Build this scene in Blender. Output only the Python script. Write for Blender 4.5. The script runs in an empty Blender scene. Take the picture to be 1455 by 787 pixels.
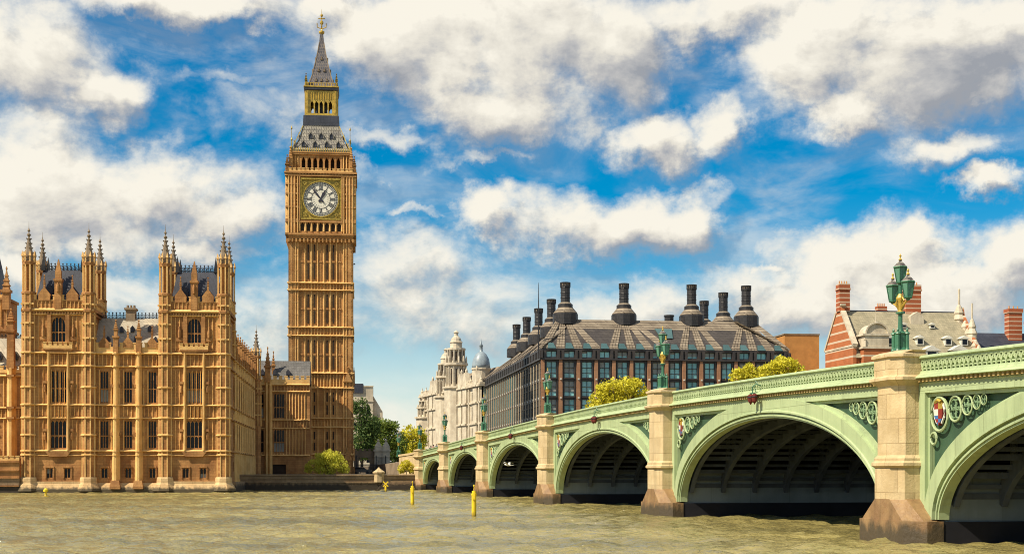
import bpy, math, random
import numpy as np
from mathutils import Vector, Matrix
random.seed(7); np.random.seed(7)
S = bpy.context.scene
COL = S.collection
R = math.radians
EYE, FPX, CX, HY = 3.3, 2000.0, 727.5, 669.0

# ------------------------------------------------------------------ camera
cam = bpy.data.cameras.new('camera'); camo = bpy.data.objects.new('camera', cam); COL.objects.link(camo)
camo.location = (0, 0, EYE); camo.rotation_euler = (R(90), 0, 0)
cam.sensor_width = 36; cam.lens = FPX / 1455 * 36; cam.shift_y = (HY - 393.5) / 1455
cam.clip_start = 0.5; cam.clip_end = 9000
S.camera = camo
S.view_settings.view_transform = 'Standard'; S.view_settings.look = 'None'
S.view_settings.gamma = 1; S.view_settings.exposure = 0.45; S.view_settings.use_curve_mapping = False
S.render.engine = 'CYCLES'
S.cycles.max_bounces = 5; S.cycles.diffuse_bounces = 3; S.cycles.glossy_bounces = 3; S.cycles.transparent_max_bounces = 6
S.cycles.caustics_reflective = False; S.cycles.caustics_refractive = False
S.cycles.use_denoising = True
S.cycles.filter_width = 1.0

# ------------------------------------------------------------------ sun and sky
SUNV = Vector((-0.87, -0.50, 1.12)).normalized()
sl = bpy.data.lights.new('sun', 'SUN'); so = bpy.data.objects.new('sun', sl); COL.objects.link(so)
sl.energy = 5.0; sl.angle = R(0.5); sl.color = (1.0, 0.88, 0.68)
so.rotation_euler = SUNV.to_track_quat('Z', 'Y').to_euler(); so.location = (-60, -40, 120)

W = bpy.data.worlds.new('World'); S.world = W; W.use_nodes = True
W.cycles.sampling_method = 'MANUAL'; W.cycles.sample_map_resolution = 512
nt = W.node_tree; nt.nodes.clear()
class NT:
    def __init__(s, t): s.t = t
    def n(s, typ, **kw):
        nd = s.t.nodes.new(typ)
        for k, v in kw.items(): setattr(nd, k, v)
        return nd
    def put(s, sock, v):
        if v is None: return
        if hasattr(v, 'links') or isinstance(v, bpy.types.NodeSocket): s.t.links.new(v, sock)
        else: sock.default_value = v
    def m(s, op, a, b=None, c=None, clamp=False):
        nd = s.n('ShaderNodeMath', operation=op, use_clamp=clamp)
        s.put(nd.inputs[0], a); s.put(nd.inputs[1], b); s.put(nd.inputs[2], c)
        return nd.outputs[0]
    def vm(s, op, a, b=None, out=0):
        nd = s.n('ShaderNodeVectorMath', operation=op)
        s.put(nd.inputs[0], a); s.put(nd.inputs[1], b)
        return nd.outputs[out]
    def mr(s, v, a, b, c, d, kind='SMOOTHSTEP'):
        nd = s.n('ShaderNodeMapRange', interpolation_type=kind)
        for i, x in enumerate((v, a, b, c, d)): s.put(nd.inputs[i], x)
        return nd.outputs[0]
    def noise(s, vec, scale, detail=4, rough=.55, dist=0.0, out=0):
        nd = s.n('ShaderNodeTexNoise')
        s.put(nd.inputs['Vector'], vec); nd.inputs['Scale'].default_value = scale
        nd.inputs['Detail'].default_value = detail; nd.inputs['Roughness'].default_value = rough
        nd.inputs['Distortion'].default_value = dist
        return nd.outputs[out]
    def mix(s, f, a, b):
        nd = s.n('ShaderNodeMix', data_type='RGBA')
        s.put(nd.inputs[0], f); s.put(nd.inputs[6], a); s.put(nd.inputs[7], b)
        return nd.outputs[2]
    def comb(s, x, y, z):
        nd = s.n('ShaderNodeCombineXYZ')
        for i, v in enumerate((x, y, z)): s.put(nd.inputs[i], v)
        return nd.outputs[0]

# cloud banks: centre and radii in photo pixels, turned into azimuth/elevation on the sky
CLOUDS = [(40,75,130,85,1.05),(140,140,70,48,.95),(60,265,150,90,1.1),(215,270,170,66,1.05),(330,300,95,58,.95),
 (70,195,100,56,.75),(150,325,210,60,.85),(20,380,90,40,.8),(110,345,170,36,.85),(290,350,120,30,.75),(250,5,180,34,1.0),(480,15,60,45,.9),(570,50,150,85,1.1),(720,60,180,115,1.2),
 (700,155,115,62,1.05),(880,70,95,95,1.05),(935,190,80,48,1.0),(1030,185,52,46,.85),(820,160,60,50,.7),(1010,15,150,45,1.05),(1180,70,140,80,1.15),
 (1340,80,190,95,1.2),(1200,155,60,38,.9),(1360,212,90,26,.72),(1392,268,50,24,1.0),(850,318,170,46,1.0),(695,303,66,34,.9),
 (965,308,66,46,.95),(1220,372,140,52,1.1),(1350,405,170,66,1.15),(1120,425,150,60,.95),(1450,375,70,52,1.1),(1130,345,60,30,.7),
 (1290,345,80,36,.95),(1090,385,36,15,.85),(590,365,130,60,.72),(650,440,200,80,.68),(400,165,120,46,.52),(545,190,100,24,.72),
 (700,226,90,14,.62),(600,292,44,13,.6),(160,415,190,40,.72),(430,440,130,70,.66),(870,440,150,50,.72),(60,400,120,28,.7),
 (330,108,130,14,.36),(500,620,320,70,.5),(520,240,70,16,.55),(1010,265,60,20,.55)]
def azel(x, y):
    az = math.atan((x - CX) / FPX); return az, math.atan((HY - y) / FPX * math.cos(az))
g = bpy.data.node_groups.new('cloud_cover', 'ShaderNodeTree')
g.interface.new_socket('P', in_out='INPUT', socket_type='NodeSocketVector')
g.interface.new_socket('D', in_out='OUTPUT', socket_type='NodeSocketFloat')
g.interface.new_socket('T', in_out='OUTPUT', socket_type='NodeSocketFloat')
G = NT(g); gi = G.n('NodeGroupInput'); go = G.n('NodeGroupOutput')
P = gi.outputs[0]
wv = G.vm('SUBTRACT', G.noise(P, 20, 6, .62, out=1), (.5, .5, .5))
Pw = G.vm('ADD', P, G.vm('MULTIPLY', wv, (.085, .06, 0)))
acc = None; sv = 0.02; st_ = 0.0
for (cx, cy, rx, ry, w) in CLOUDS:
    a, e = azel(cx, cy)
    q = G.vm('MULTIPLY', G.vm('SUBTRACT', Pw, (a, e, 0)), (FPX / rx, FPX / ry, 0))
    v = G.mr(G.vm('LENGTH', q, out=1), 0.05, 1.65, w*1.05, 0.0)
    acc = v if acc is None else G.m('SMOOTH_MAX', acc, v, .12)
    v2 = G.m('MULTIPLY', v, v)
    sv = G.m('ADD', sv, v2); st_ = G.m('ADD', st_, G.m('MULTIPLY', v2, G.vm('DOT_PRODUCT', q, (-.35, .8, 0), out=1)))
# elsewhere in the sky: loose cumulus from noise alone
sx = G.n('ShaderNodeSeparateXYZ'); G.put(sx.inputs[0], P)
out_m = G.m('MAXIMUM', G.mr(G.m('ABSOLUTE', sx.outputs[0]), .36, .5, 0, 1), G.mr(sx.outputs[1], .33, .45, 0, 1))
acc = G.m('MAXIMUM', acc, G.m('MULTIPLY', G.mr(G.noise(P, 4, 3), .42, .65, 0, 1.0), out_m))
st = G.vm('MULTIPLY', P, (1.0, 1.5, 0))
n1 = G.noise(st, 13, 11, .60, .25)
d = G.m('ADD', acc, G.m('MULTIPLY', G.m('SUBTRACT', n1, .5), 1.75))
G.put(go.inputs[0], d); G.put(go.inputs[1], G.m('DIVIDE', st_, sv))

N = NT(nt)
tc = N.n('ShaderNodeTexCoord'); sp = N.n('ShaderNodeSeparateXYZ'); N.put(sp.inputs[0], tc.outputs['Generated'])
az = N.m('ARCTAN2', sp.outputs[0], sp.outputs[1]); el = N.m('ARCSINE', sp.outputs[2])
PV = N.comb(az, el, 0.0)
def cover(v):
    nd = N.n('ShaderNodeGroup'); nd.node_tree = g; N.put(nd.inputs[0], v); return nd.outputs[0], nd.outputs[1]
D0, T0 = cover(PV); D1, T1 = cover(N.vm('ADD', PV, (-.009, .013, 0)))
alpha = N.mr(D0, .10, .95, 0, 1)
wisp = N.m('MULTIPLY', N.mr(N.noise(N.vm('MULTIPLY', PV, (1, 2.6, 0)), 8, 8, .6, .5), .40, .75, 0, .5), N.mr(el, -.02, .1, .3, 1))
low = N.mr(el, .0, .15, .55, 0)
alpha = N.m('MAXIMUM', alpha, wisp)
grey = N.noise(N.vm('MULTIPLY', PV, (1, 1.6, 0)), 8, 4, .5)
lit = N.m('ADD', N.m('MULTIPLY', N.m('SUBTRACT', D0, D1), 1.25), N.m('ADD', .56, N.m('MULTIPLY', T0, .30)))
lit = N.m('ADD', lit, N.mr(D0, .8, 1.7, .12, -.16))
lit = N.m('ADD', lit, N.m('MULTIPLY', N.m('SUBTRACT', grey, .5), 1.3), clamp=True)
ccol = N.n('ShaderNodeValToRGB'); N.put(ccol.inputs[0], lit)
cr = ccol.color_ramp; cr.elements[0].position = .0; cr.elements[0].color = (.36, .38, .42, 1)
cr.elements[1].position = .9; cr.elements[1].color = (1.0, .95, .83, 1)
e_ = cr.elements.new(.33); e_.color = (.56, .555, .55, 1); e_ = cr.elements.new(.6); e_.color = (.82, .78, .69, 1)
sky = N.n('ShaderNodeTexSky', sky_type='NISHITA'); sky.sun_disc = False
sky.sun_elevation = math.asin(SUNV.z); sky.sun_rotation = math.atan2(SUNV.x, SUNV.y)
sky.air_density = 1.0; sky.dust_density = .3; sky.ozone_density = 2.5
hs = N.n('ShaderNodeHueSaturation'); hs.inputs['Saturation'].default_value = 1.75; hs.inputs['Hue'].default_value = .493; hs.inputs['Value'].default_value = .80
N.put(hs.inputs['Color'], sky.outputs[0])
b1 = N.n('ShaderNodeBackground'); N.put(b1.inputs[0], N.mix(low, hs.outputs[0], (6.6, 7.0, 7.1, 1))); b1.inputs[1].default_value = .10
b2 = N.n('ShaderNodeBackground'); N.put(b2.inputs[0], ccol.outputs[0]); b2.inputs[1].default_value = .70
ms = N.n('ShaderNodeMixShader'); N.put(ms.inputs[0], alpha); N.put(ms.inputs[1], b1.outputs[0]); N.put(ms.inputs[2], b2.outputs[0])
wo = N.n('ShaderNodeOutputWorld'); N.put(wo.inputs[0], ms.outputs[0])

# ------------------------------------------------------------------ helpers
def at(x, y, Y):
    return Vector(((x - CX) / FPX * Y, Y, EYE + (HY - y) / FPX * Y))
class MB:
    """collects shapes and links them as ONE mesh object; z0 is taken off every height"""
    def __init__(s, z0=0.0): s.v = []; s.f = []; s.mi = []; s.k = 0; s.M = None; s.z0 = z0
    def add(s, vs, fs):
        b = len(s.v)
        if s.M is not None: vs = [s.M @ Vector(v) for v in vs]
        s.v.extend((v[0], v[1], v[2] - s.z0) for v in vs)
        for f in fs: s.f.append([b + i for i in f]); s.mi.append(s.k)
    def box(s, x0, x1, y0, y1, z0, z1):
        s.add([(x0,y0,z0),(x1,y0,z0),(x1,y1,z0),(x0,y1,z0),(x0,y0,z1),(x1,y0,z1),(x1,y1,z1),(x0,y1,z1)],
              [(3,2,1,0),(4,5,6,7),(0,1,5,4),(1,2,6,5),(2,3,7,6),(3,0,4,7)])
    def cbox(s, cx, cy, cz, wx, wy, wz): s.box(cx-wx/2, cx+wx/2, cy-wy/2, cy+wy/2, cz-wz/2, cz+wz/2)
    def bar(s, p, q, w, t=None, up=(0, 1, 0)):
        p = Vector(p); q = Vector(q); d = (q - p); 
        if d.length < 1e-6: return
        d.normalize(); u = Vector(up); a = d.cross(u)
        if a.length < 1e-4: a = d.cross(Vector((1, 0, 0)))
        a.normalize(); b = a.cross(d); t = t or w
        c = [(-1,-1),(1,-1),(1,1),(-1,1)]
        vs = [p + a*i*w/2 + b*j*t/2 for i, j in c] + [q + a*i*w/2 + b*j*t/2 for i, j in c]
        s.add(vs, [(3,2,1,0),(4,5,6,7),(0,1,5,4),(1,2,6,5),(2,3,7,6),(3,0,4,7)])
    def loft(s, rings, cap=True, closed=True):
        n = len(rings[0]); vs = [p for r in rings for p in r]; fs = []
        for i in range(len(rings) - 1):
            for j in range(n if closed else n - 1):
                k = (j + 1) % n
                fs.append((i*n+j, i*n+k, (i+1)*n+k, (i+1)*n+j))
        if cap: fs.append(tuple(range(n - 1, -1, -1))); fs.append(tuple((len(rings)-1)*n + j for j in range(n)))
        s.add(vs, fs)
    def lathe(s, prof, n=8, cx=0, cy=0, rot=None, sx=1, sy=1):
        rot = math.pi / n if rot is None else rot
        s.loft([[(cx + sx*r*math.cos(rot + 2*math.pi*j/n), cy + sy*r*math.sin(rot + 2*math.pi*j/n), z) for j in range(n)] for r, z in prof])
    def sq(s, prof, cx=0, cy=0, ax=1.0):      # square section, r = half side
        s.loft([[(cx-r*ax, cy-r, z), (cx+r*ax, cy-r, z), (cx+r*ax, cy+r, z), (cx-r*ax, cy+r, z)] for r, z in prof])
    def prism(s, poly, z0, z1): s.loft([[(x, y, z0) for x, y in poly], [(x, y, z1) for x, y in poly]])
    def slab(s, poly, y0, y1):                 # polygon in x,z given thickness in y
        s.loft([[(x, y1, z) for x, z in poly], [(x, y0, z) for x, z in poly]])
    def tube(s, path, r, n=6):
        rings = []; path = [Vector(p) for p in path]
        for i, p in enumerate(path):
            d = (path[min(i+1, len(path)-1)] - path[max(i-1, 0)]).normalized()
            a = d.cross(Vector((0, 0, 1)));
            if a.length < 1e-3: a = d.cross(Vector((1, 0, 0)))
            a.normalize(); b = d.cross(a); rr = r[i] if isinstance(r, (list, tuple)) else r
            rings.append([p + a*rr*math.cos(2*math.pi*j/n) + b*rr*math.sin(2*math.pi*j/n) for j in range(n)])
        s.loft(rings)
    def skin(s, x0, x1, z0, z1, holes, y=0.0, d=.45):
        xs = sorted({x0, x1} | {min(max(h[i], x0), x1) for h in holes for i in (0, 1)})
        zs = sorted({z0, z1} | {min(max(h[i], z0), z1) for h in holes for i in (2, 3)})
        for i in range(len(xs) - 1):
            for j in range(len(zs) - 1):
                cx = (xs[i] + xs[i+1]) / 2; cz = (zs[j] + zs[j+1]) / 2
                if any(h[0] < cx < h[1] and h[2] < cz < h[3] for h in holes): continue
                s.add([(xs[i],y,zs[j]),(xs[i+1],y,zs[j]),(xs[i+1],y,zs[j+1]),(xs[i],y,zs[j+1])], [(0,1,2,3)])
        for a, b, c, e in holes:
            s.add([(a,y,c),(b,y,c),(b,y,e),(a,y,e),(a,y+d,c),(b,y+d,c),(b,y+d,e),(a,y+d,e)],
                  [(0,4,5,1),(1,5,6,2),(2,6,7,3),(3,7,4,0)])
    def tri(s, x, w, y, d, z0, z1):            # chamfered vertical moulding
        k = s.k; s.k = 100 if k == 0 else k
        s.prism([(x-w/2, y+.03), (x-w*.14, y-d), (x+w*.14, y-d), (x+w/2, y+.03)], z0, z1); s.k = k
    def course(s, x0, x1, y, p, z, h):         # string course with a weathered top
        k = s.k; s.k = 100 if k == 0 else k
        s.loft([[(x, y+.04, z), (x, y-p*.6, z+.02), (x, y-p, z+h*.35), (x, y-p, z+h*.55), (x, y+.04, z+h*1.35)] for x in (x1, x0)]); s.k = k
    def ribs(s, xs, z0, z1, holes, y, w=.2, d=.15):
        for x in xs:
            cuts = sorted((h[2] - .1, h[3] + .1) for h in holes if h[0] - .05 < x < h[1] + .05)
            z = z0
            for a, b in cuts:
                if a > z + .3: s.tri(x, w, y, d, z, min(a, z1))
                z = max(z, b)
            if z < z1 - .3: s.tri(x, w, y, d, z, z1)
    def arcade(s, x0, x1, z0, z1, n, y, w=.1, d=.1):    # blind pointed arches
        st = (x1 - x0) / n
        for i in range(n + 1): s.tri(x0+i*st, w*1.5, y, d*1.2, z0, z1)
        for i in range(n):
            a = x0 + i*st; b = a + st; h = min(st*.7, (z1-z0)*.5)
            s.slab([(a, z1), (a, z1-h), (a+st*.5, z1)], y-d*.8, y+.03)
            s.slab([(b, z1), (a+st*.5, z1), (b, z1-h)], y-d*.8, y+.03)
    def merlons(s, x0, x1, z, y, h=.7, w=.8, gap=.5, t=.35, base=.5):
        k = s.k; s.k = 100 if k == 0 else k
        s.box(x0, x1, y, y+t, z, z+base)
        n = max(1, int((x1-x0+gap)/(w+gap))); st = (x1-x0+gap)/n
        for i in range(n):
            a = x0 + i*st; s.box(a, a+st-gap, y, y+t, z+base, z+base+h)
            s.box(a-.06, a+st-gap+.06, y-.06, y+t+.06, z+base+h, z+base+h+.12)
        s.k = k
    def pinnacle(s, x, y, z, r, h):            # small square shaft, crocketed spirelet
        s.sq([(r, z), (r, z+h*.42)], x, y); s.sq([(r*1.35, z+h*.40), (r*1.35, z+h*.46)], x, y)
        s.sq([(r*.95, z+h*.46), (r*.12, z+h*.92)], x, y)
        for t in (.55, .66, .77): s.sq([(r*(1.15-1.15*(t-.46)/.5)+.05, z+h*t), (r*(1.0-1.0*(t-.46)/.5)+.05, z+h*(t+.03))], x, y)
        s.sq([(.05, z+h*.9), (.14, z+h*.95), (.03, z+h)], x, y)
    def mesh(s, name, mats, smooth=False):
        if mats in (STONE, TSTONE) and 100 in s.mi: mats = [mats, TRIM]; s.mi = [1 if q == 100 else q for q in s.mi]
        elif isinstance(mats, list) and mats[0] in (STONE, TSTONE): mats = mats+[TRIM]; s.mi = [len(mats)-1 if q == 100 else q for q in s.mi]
        else: s.mi = [0 if q == 100 else q for q in s.mi]
        me = bpy.data.meshes.new(name); me.from_pydata(s.v, [], s.f)
        for m in (mats if isinstance(mats, (list, tuple)) else [mats]): me.materials.append(m)
        if len(me.materials) > 1: me.polygons.foreach_set('material_index', s.mi)
        if smooth: me.polygons.foreach_set('use_smooth', [True]*len(me.polygons))
        me.update(); return me
    def build(s, name, mats, parent=None, smooth=False, loc=None, rz=None):
        return link(name, s.mesh(name, mats, smooth), parent, loc, rz)
def link(name, me, parent=None, loc=None, rz=None):
    o = bpy.data.objects.new(name, me); COL.objects.link(o)
    if parent: o.parent = parent
    if loc is not None: o.location = loc
    if rz is not None: o.rotation_euler = (0, 0, rz)
    return o
def tag(o, label, cat, group=None):
    o['label'] = label; o['category'] = cat
    if group: o['group'] = group
    return o
def thing(name, label, cat, loc=(0, 0, 0), rz=0, group=None):
    o = bpy.data.objects.new(name, None); COL.objects.link(o); o.location = loc; o.rotation_euler = (0, 0, rz)
    o.empty_display_size = .3
    return tag(o, label, cat, group)
def struct(o): o['kind'] = 'structure'; return o
def copy_tree(o, parent=None):
    c = o.copy(); COL.objects.link(c); c.parent = parent
    for ch in list(o.children): copy_tree(ch, c)
    return c

# ------------------------------------------------------------------ materials
def mat(name, c1, c2=None, scale=.6, rough=.8, bump=0.0, bscale=8.0, metal=0.0, spec=.3, brick=None, streak=0.0, stain=None, dark=.5):
    m = bpy.data.materials.new(name); m.use_nodes = True; t = m.node_tree; t.nodes.clear(); n = NT(t)
    o = n.n('ShaderNodeOutputMaterial'); b = n.n('ShaderNodeBsdfPrincipled'); t.links.new(b.outputs[0], o.inputs[0])
    tc = n.n('ShaderNodeTexCoord').outputs['Object']
    col = tuple(c1) + (1,); c2 = c2 or tuple(x*.75 for x in c1)
    col = n.mix(n.mr(n.noise(tc, scale, 6, .6), .32, .68, 0, 1), tuple(c1) + (1,), tuple(c2) + (1,))
    hgt = None
    if brick:
        (bw, bh, mo, mc, amt) = brick
        sp = n.n('ShaderNodeSeparateXYZ'); n.put(sp.inputs[0], tc)
        v = n.comb(n.m('ADD', sp.outputs[0], sp.outputs[1]), sp.outputs[2], 0.0)
        br = n.n('ShaderNodeTexBrick'); n.put(br.inputs['Vector'], v); br.inputs['Scale'].default_value = 1
        br.inputs['Brick Width'].default_value = bw; br.inputs['Row Height'].default_value = bh; br.inputs['Mortar Size'].default_value = mo
        br.inputs['Color1'].default_value = (1, 1, 1, 1); br.inputs['Color2'].default_value = (1-amt, 1-amt, 1-amt, 1)
        br.inputs['Mortar'].default_value = tuple(mc) + (1,)
        mx = n.n('ShaderNodeMix', data_type='RGBA', blend_type='MULTIPLY'); mx.inputs[0].default_value = 1
        n.put(mx.inputs[6], col); n.put(mx.inputs[7], br.outputs[0]); col = mx.outputs[2]
    if streak:
        v = n.vm('MULTIPLY', tc, (1.6, 1.6, .12))
        f = n.m('MULTIPLY', n.mr(n.noise(v, 1.2, 5, .65), .45, .75, 0, 1), streak)
        col = n.mix(f, col, tuple(x*dark for x in c1) + (1,))
    if stain:      # (z_low, z_high, colour): tide mark / weathering band with a ragged edge
        sp2 = n.n('ShaderNodeSeparateXYZ'); n.put(sp2.inputs[0], tc)
        zz = n.m('ADD', sp2.outputs[2], n.m('MULTIPLY', n.m('SUBTRACT', n.noise(n.vm('MULTIPLY', tc, (1, 1, .5)), 1.7, 5, .65), .5), (stain[1]-stain[0])*2.2))
        col = n.mix(n.mr(zz, stain[0], stain[1], .9, 0), col, tuple(stain[2]) + (1,))
    n.put(b.inputs['Base Color'], col)
    b.inputs['Roughness'].default_value = rough; b.inputs['Metallic'].default_value = metal
    b.inputs['Specular IOR Level'].default_value = spec
    if bump:
        bp = n.n('ShaderNodeBump'); bp.inputs['Strength'].default_value = min(1, bump); bp.inputs['Distance'].default_value = .08
        n.put(bp.inputs['Height'], n.noise(tc, bscale, 5, .65)); n.put(b.inputs['Normal'], bp.outputs[0])
    return m
def glassmat(name, c, rough=.12, spec=.6, var=.5):
    m = bpy.data.materials.new(name); m.use_nodes = True; n = NT(m.node_tree); b = m.node_tree.nodes['Principled BSDF']
    oi = n.n('ShaderNodeObjectInfo').outputs['Random']
    tc = n.n('ShaderNodeTexCoord').outputs['Object']
    f = n.m('MULTIPLY', n.m('ADD', n.m('MULTIPLY', oi, .5), n.m('MULTIPLY', n.noise(tc, .9, 3), .6)), var, clamp=True)
    n.put(b.inputs['Base Color'], n.mix(f, tuple(c) + (1,), tuple(min(1, x*4+.02) for x in c) + (1,)))
    b.inputs['Roughness'].default_value = rough; b.inputs['Specular IOR Level'].default_value = spec
    bp = n.n('ShaderNodeBump'); bp.inputs['Strength'].default_value = .15; bp.inputs['Distance'].default_value = .05
    n.put(bp.inputs['Height'], n.noise(tc, 1.6, 2)); n.put(b.inputs['Normal'], bp.outputs[0])
    return m
def leafmat(name, c1, c2, c3):
    m = bpy.data.materials.new(name); m.use_nodes = True; n = NT(m.node_tree); b = m.node_tree.nodes['Principled BSDF']
    gi = n.n('ShaderNodeNewGeometry').outputs['Random Per Island']
    rp = n.n('ShaderNodeValToRGB'); n.put(rp.inputs[0], gi)
    rp.color_ramp.elements[0].color = tuple(c1) + (1,); rp.color_ramp.elements[1].color = tuple(c3) + (1,)
    rp.color_ramp.elements.new(.5).color = tuple(c2) + (1,)
    n.put(b.inputs['Base Color'], rp.outputs[0]); b.inputs['Roughness'].default_value = .6; b.inputs['Specular IOR Level'].default_value = .2
    tr = n.n('ShaderNodeBsdfTranslucent'); n.put(tr.inputs[0], rp.outputs[0])
    mx = n.n('ShaderNodeMixShader'); mx.inputs[0].default_value = .35
    o = m.node_tree.nodes['Material Output']
    n.put(mx.inputs[1], b.outputs[0]); n.put(mx.inputs[2], tr.outputs[0]); n.put(o.inputs[0], mx.outputs[0])
    return m
STONE = mat('golden_limestone', (.56,.29,.105), (.31,.14,.05), .35, .85, .5, 5, brick=(1.1,.42,.02,(.65,.6,.55),.16), streak=.6, dark=.36)
TSTONE = mat('clock_tower_limestone', (.62,.34,.125), (.44,.215,.075), .3, .85, .5, 5, brick=(1.0,.45,.02,(.65,.6,.55),.15), streak=.42, dark=.42)
TRIM = mat('sunlit_limestone_trim', (.82,.53,.21), (.66,.385,.13), .6, .8, .4, 5, streak=.35, dark=.5)  # paler than the walls: sunlight on ribs and courses put into the colour
BASEST = mat('plinth_limestone', (.70,.50,.26), (.55,.36,.17), .5, .8, .4, 4, brick=(1.6,.6,.02,(.6,.55,.5),.1), streak=.4, stain=(.5,1.2,(.05,.045,.03)))
LEADD = mat('dark_lead', (.03,.034,.052), (.05,.055,.078), .5, .55, .2, 3, spec=.5, brick=(.7,3.0,.03,(.5,.5,.5),.15))
LEADP = mat('pale_lead', (.55,.48,.36), (.38,.34,.27), .35, .7, .2, 3, brick=(.8,2.4,.03,(.55,.55,.55),.12), streak=.5)
LEADT = mat('tower_roof_lead', (.42,.385,.31), (.23,.215,.20), .6, .6, .2, 3, brick=(.5,.8,.06,(.25,.25,.28),.25), streak=.4)
SPIRE = mat('spire_lead', (.13,.12,.13), (.075,.075,.095), .8, .5, .2, 3, spec=.5, brick=(.45,.7,.05,(1.9,1.7,1.3),.2))
GOLD = mat('gilding', (.66,.45,.08), (.36,.24,.04), 1.5, .4, .3, 6, metal=.2, spec=.5)
GOLDD = mat('old_gilding', (.58,.42,.08), (.26,.18,.04), 2.5, .45, .4, 6, metal=.3)
DIAL = mat('opal_dial_glass', (.86,.82,.70), (.78,.74,.62), 1, .35)
DIALD = mat('dial_ironwork', (.03,.03,.05), (.045,.045,.06), 1, .5)
IRON = mat('black_iron', (.02,.02,.024), (.035,.035,.04), 2, .5)
GLASS = glassmat('dark_leaded_glass', (.004,.005,.010), .1, .22, .15)
VOID = mat('dark_recess_shade', (.032,.022,.015), (.045,.03,.02), 1, .9)  # near-black colour stands in for shade in slits, arcades, doorways and slots
GREEN = mat('bridge_green_paint', (.44,.53,.295), (.365,.45,.245), .35, .5, .12, 3, spec=.4, streak=.6, dark=.5, brick=(2.4,7.0,.014,(.55,.55,.5),.05))
GREEND = mat('dark_green_paint', (.028,.085,.055), (.02,.06,.04), .8, .45, spec=.5)
GREENU = mat('shaded_ironwork_paint', (.095,.112,.135), (.055,.066,.082), .5, .7, streak=.5)  # dark blue-grey puts the arch shade and sky tint into the paint
UNDER = mat('shaded_deck_underside', (.018,.018,.024), (.012,.012,.016), .5, .9)  # near-black colour carries the shade under the deck
FENDER = mat('pale_pier_cladding', (.22,.26,.28), (.165,.20,.215), .4, .6, brick=(3.0,2.6,.02,(.7,.7,.7),.08), streak=.3)
GRAN = mat('pier_granite', (.68,.53,.31), (.55,.41,.22), .9, .7, .35, 9, brick=(1.9,1.15,.014,(.5,.45,.4),.16), streak=.5, dark=.45)
GRANB = mat('wet_pier_granite', (.34,.21,.095), (.23,.13,.06), .9, .5, .5, 5, spec=.5, streak=.5, dark=.35, stain=(.5,1.15,(.055,.045,.028)))
ROADM = mat('asphalt', (.05,.05,.052), (.065,.065,.066), .5, .9)
DENT = mat('ochre_dentil_paint', (.46,.33,.13), (.3,.2,.08), 1, .6)
RED = mat('red_paint', (.30,.03,.022), (.18,.022,.016), 1.5, .45)
BLUE = mat('blue_paint', (.05,.16,.42), (.04,.12,.3), 1.5, .5)
WHITE = mat('white_paint', (.72,.70,.63), (.6,.58,.5), 1.5, .5)
YEL = mat('yellow_marine_paint', (.90,.66,.03), (.74,.50,.02), .8, .5, streak=.3, stain=(.1,.5,(.16,.11,.03)))
RIVW = mat('river_wall_granite', (.44,.31,.18), (.30,.205,.12), .4, .8, .4, 4, brick=(1.8,.6,.02,(.5,.5,.5),.2), streak=.6, stain=(.8,1.5,(.035,.03,.025)))
DSTONE = mat('soot_grey_stone', (.30,.23,.16), (.19,.145,.10), .5, .85, .3, 5, streak=.5)
EOFf = 0
# ------------------------------------------------------------------ ground and water
TH = R(10.94)                                    # bridge runs this far left of the view axis
A0 = Vector((-15.95, 244.4, 0))                  # bridge face at the west abutment
bs = Vector((math.sin(TH), -math.cos(TH), 0)); bn = Vector((math.cos(TH), math.sin(TH), 0))
GZ = 2.7
def river_wall_pt(t): return Vector((-48, 237.4, 0)) + Vector((math.cos(R(11.2)), math.sin(R(11.2)), 0)) * t
mb = MB()
p0 = river_wall_pt(-1500); p1 = river_wall_pt(2500); f = Vector((-math.sin(R(11.2)), math.cos(R(11.2)), 0)) * 4000
mb.add([(p0.x, p0.y+.3, GZ), (p1.x, p1.y+.3, GZ), (p1.x+f.x, p1.y+f.y, GZ), (p0.x+f.x, p0.y+f.y, GZ)], [(0, 1, 2, 3)])
struct(mb.build('ground', mat('paved_ground', (.16,.14,.11), (.11,.10,.08), .2, .9)))

def water_mat():
    m = bpy.data.materials.new('river_water'); m.use_nodes = True; n = NT(m.node_tree); b = m.node_tree.nodes['Principled BSDF']
    tc = n.n('ShaderNodeTexCoord').outputs['Object']
    big = n.noise(n.vm('MULTIPLY', tc, (.6, 1.5, 1)), .05, 4, .6)
    n.put(b.inputs['Base Color'], n.mix(n.mr(big, .35, .65, 0, 1), (.33, .275, .10, 1), (.18, .155, .06, 1)))
    b.inputs['Roughness'].default_value = .1; b.inputs['Specular IOR Level'].default_value = .5; b.inputs['IOR'].default_value = 1.45
    h = n.m('ADD', n.m('MULTIPLY', n.noise(n.vm('MULTIPLY', tc, (1, 1.5, 1)), 1.5, 4, .6, .5), 1.0), n.m('MULTIPLY', n.noise(tc, 5.5, 3, .6), .25))
    bp = n.n('ShaderNodeBump'); bp.inputs['Strength'].default_value = 1.0; bp.inputs['Distance'].default_value = .24
    n.put(bp.inputs['Height'], h); n.put(b.inputs['Normal'], bp.outputs[0])
    return m
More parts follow.
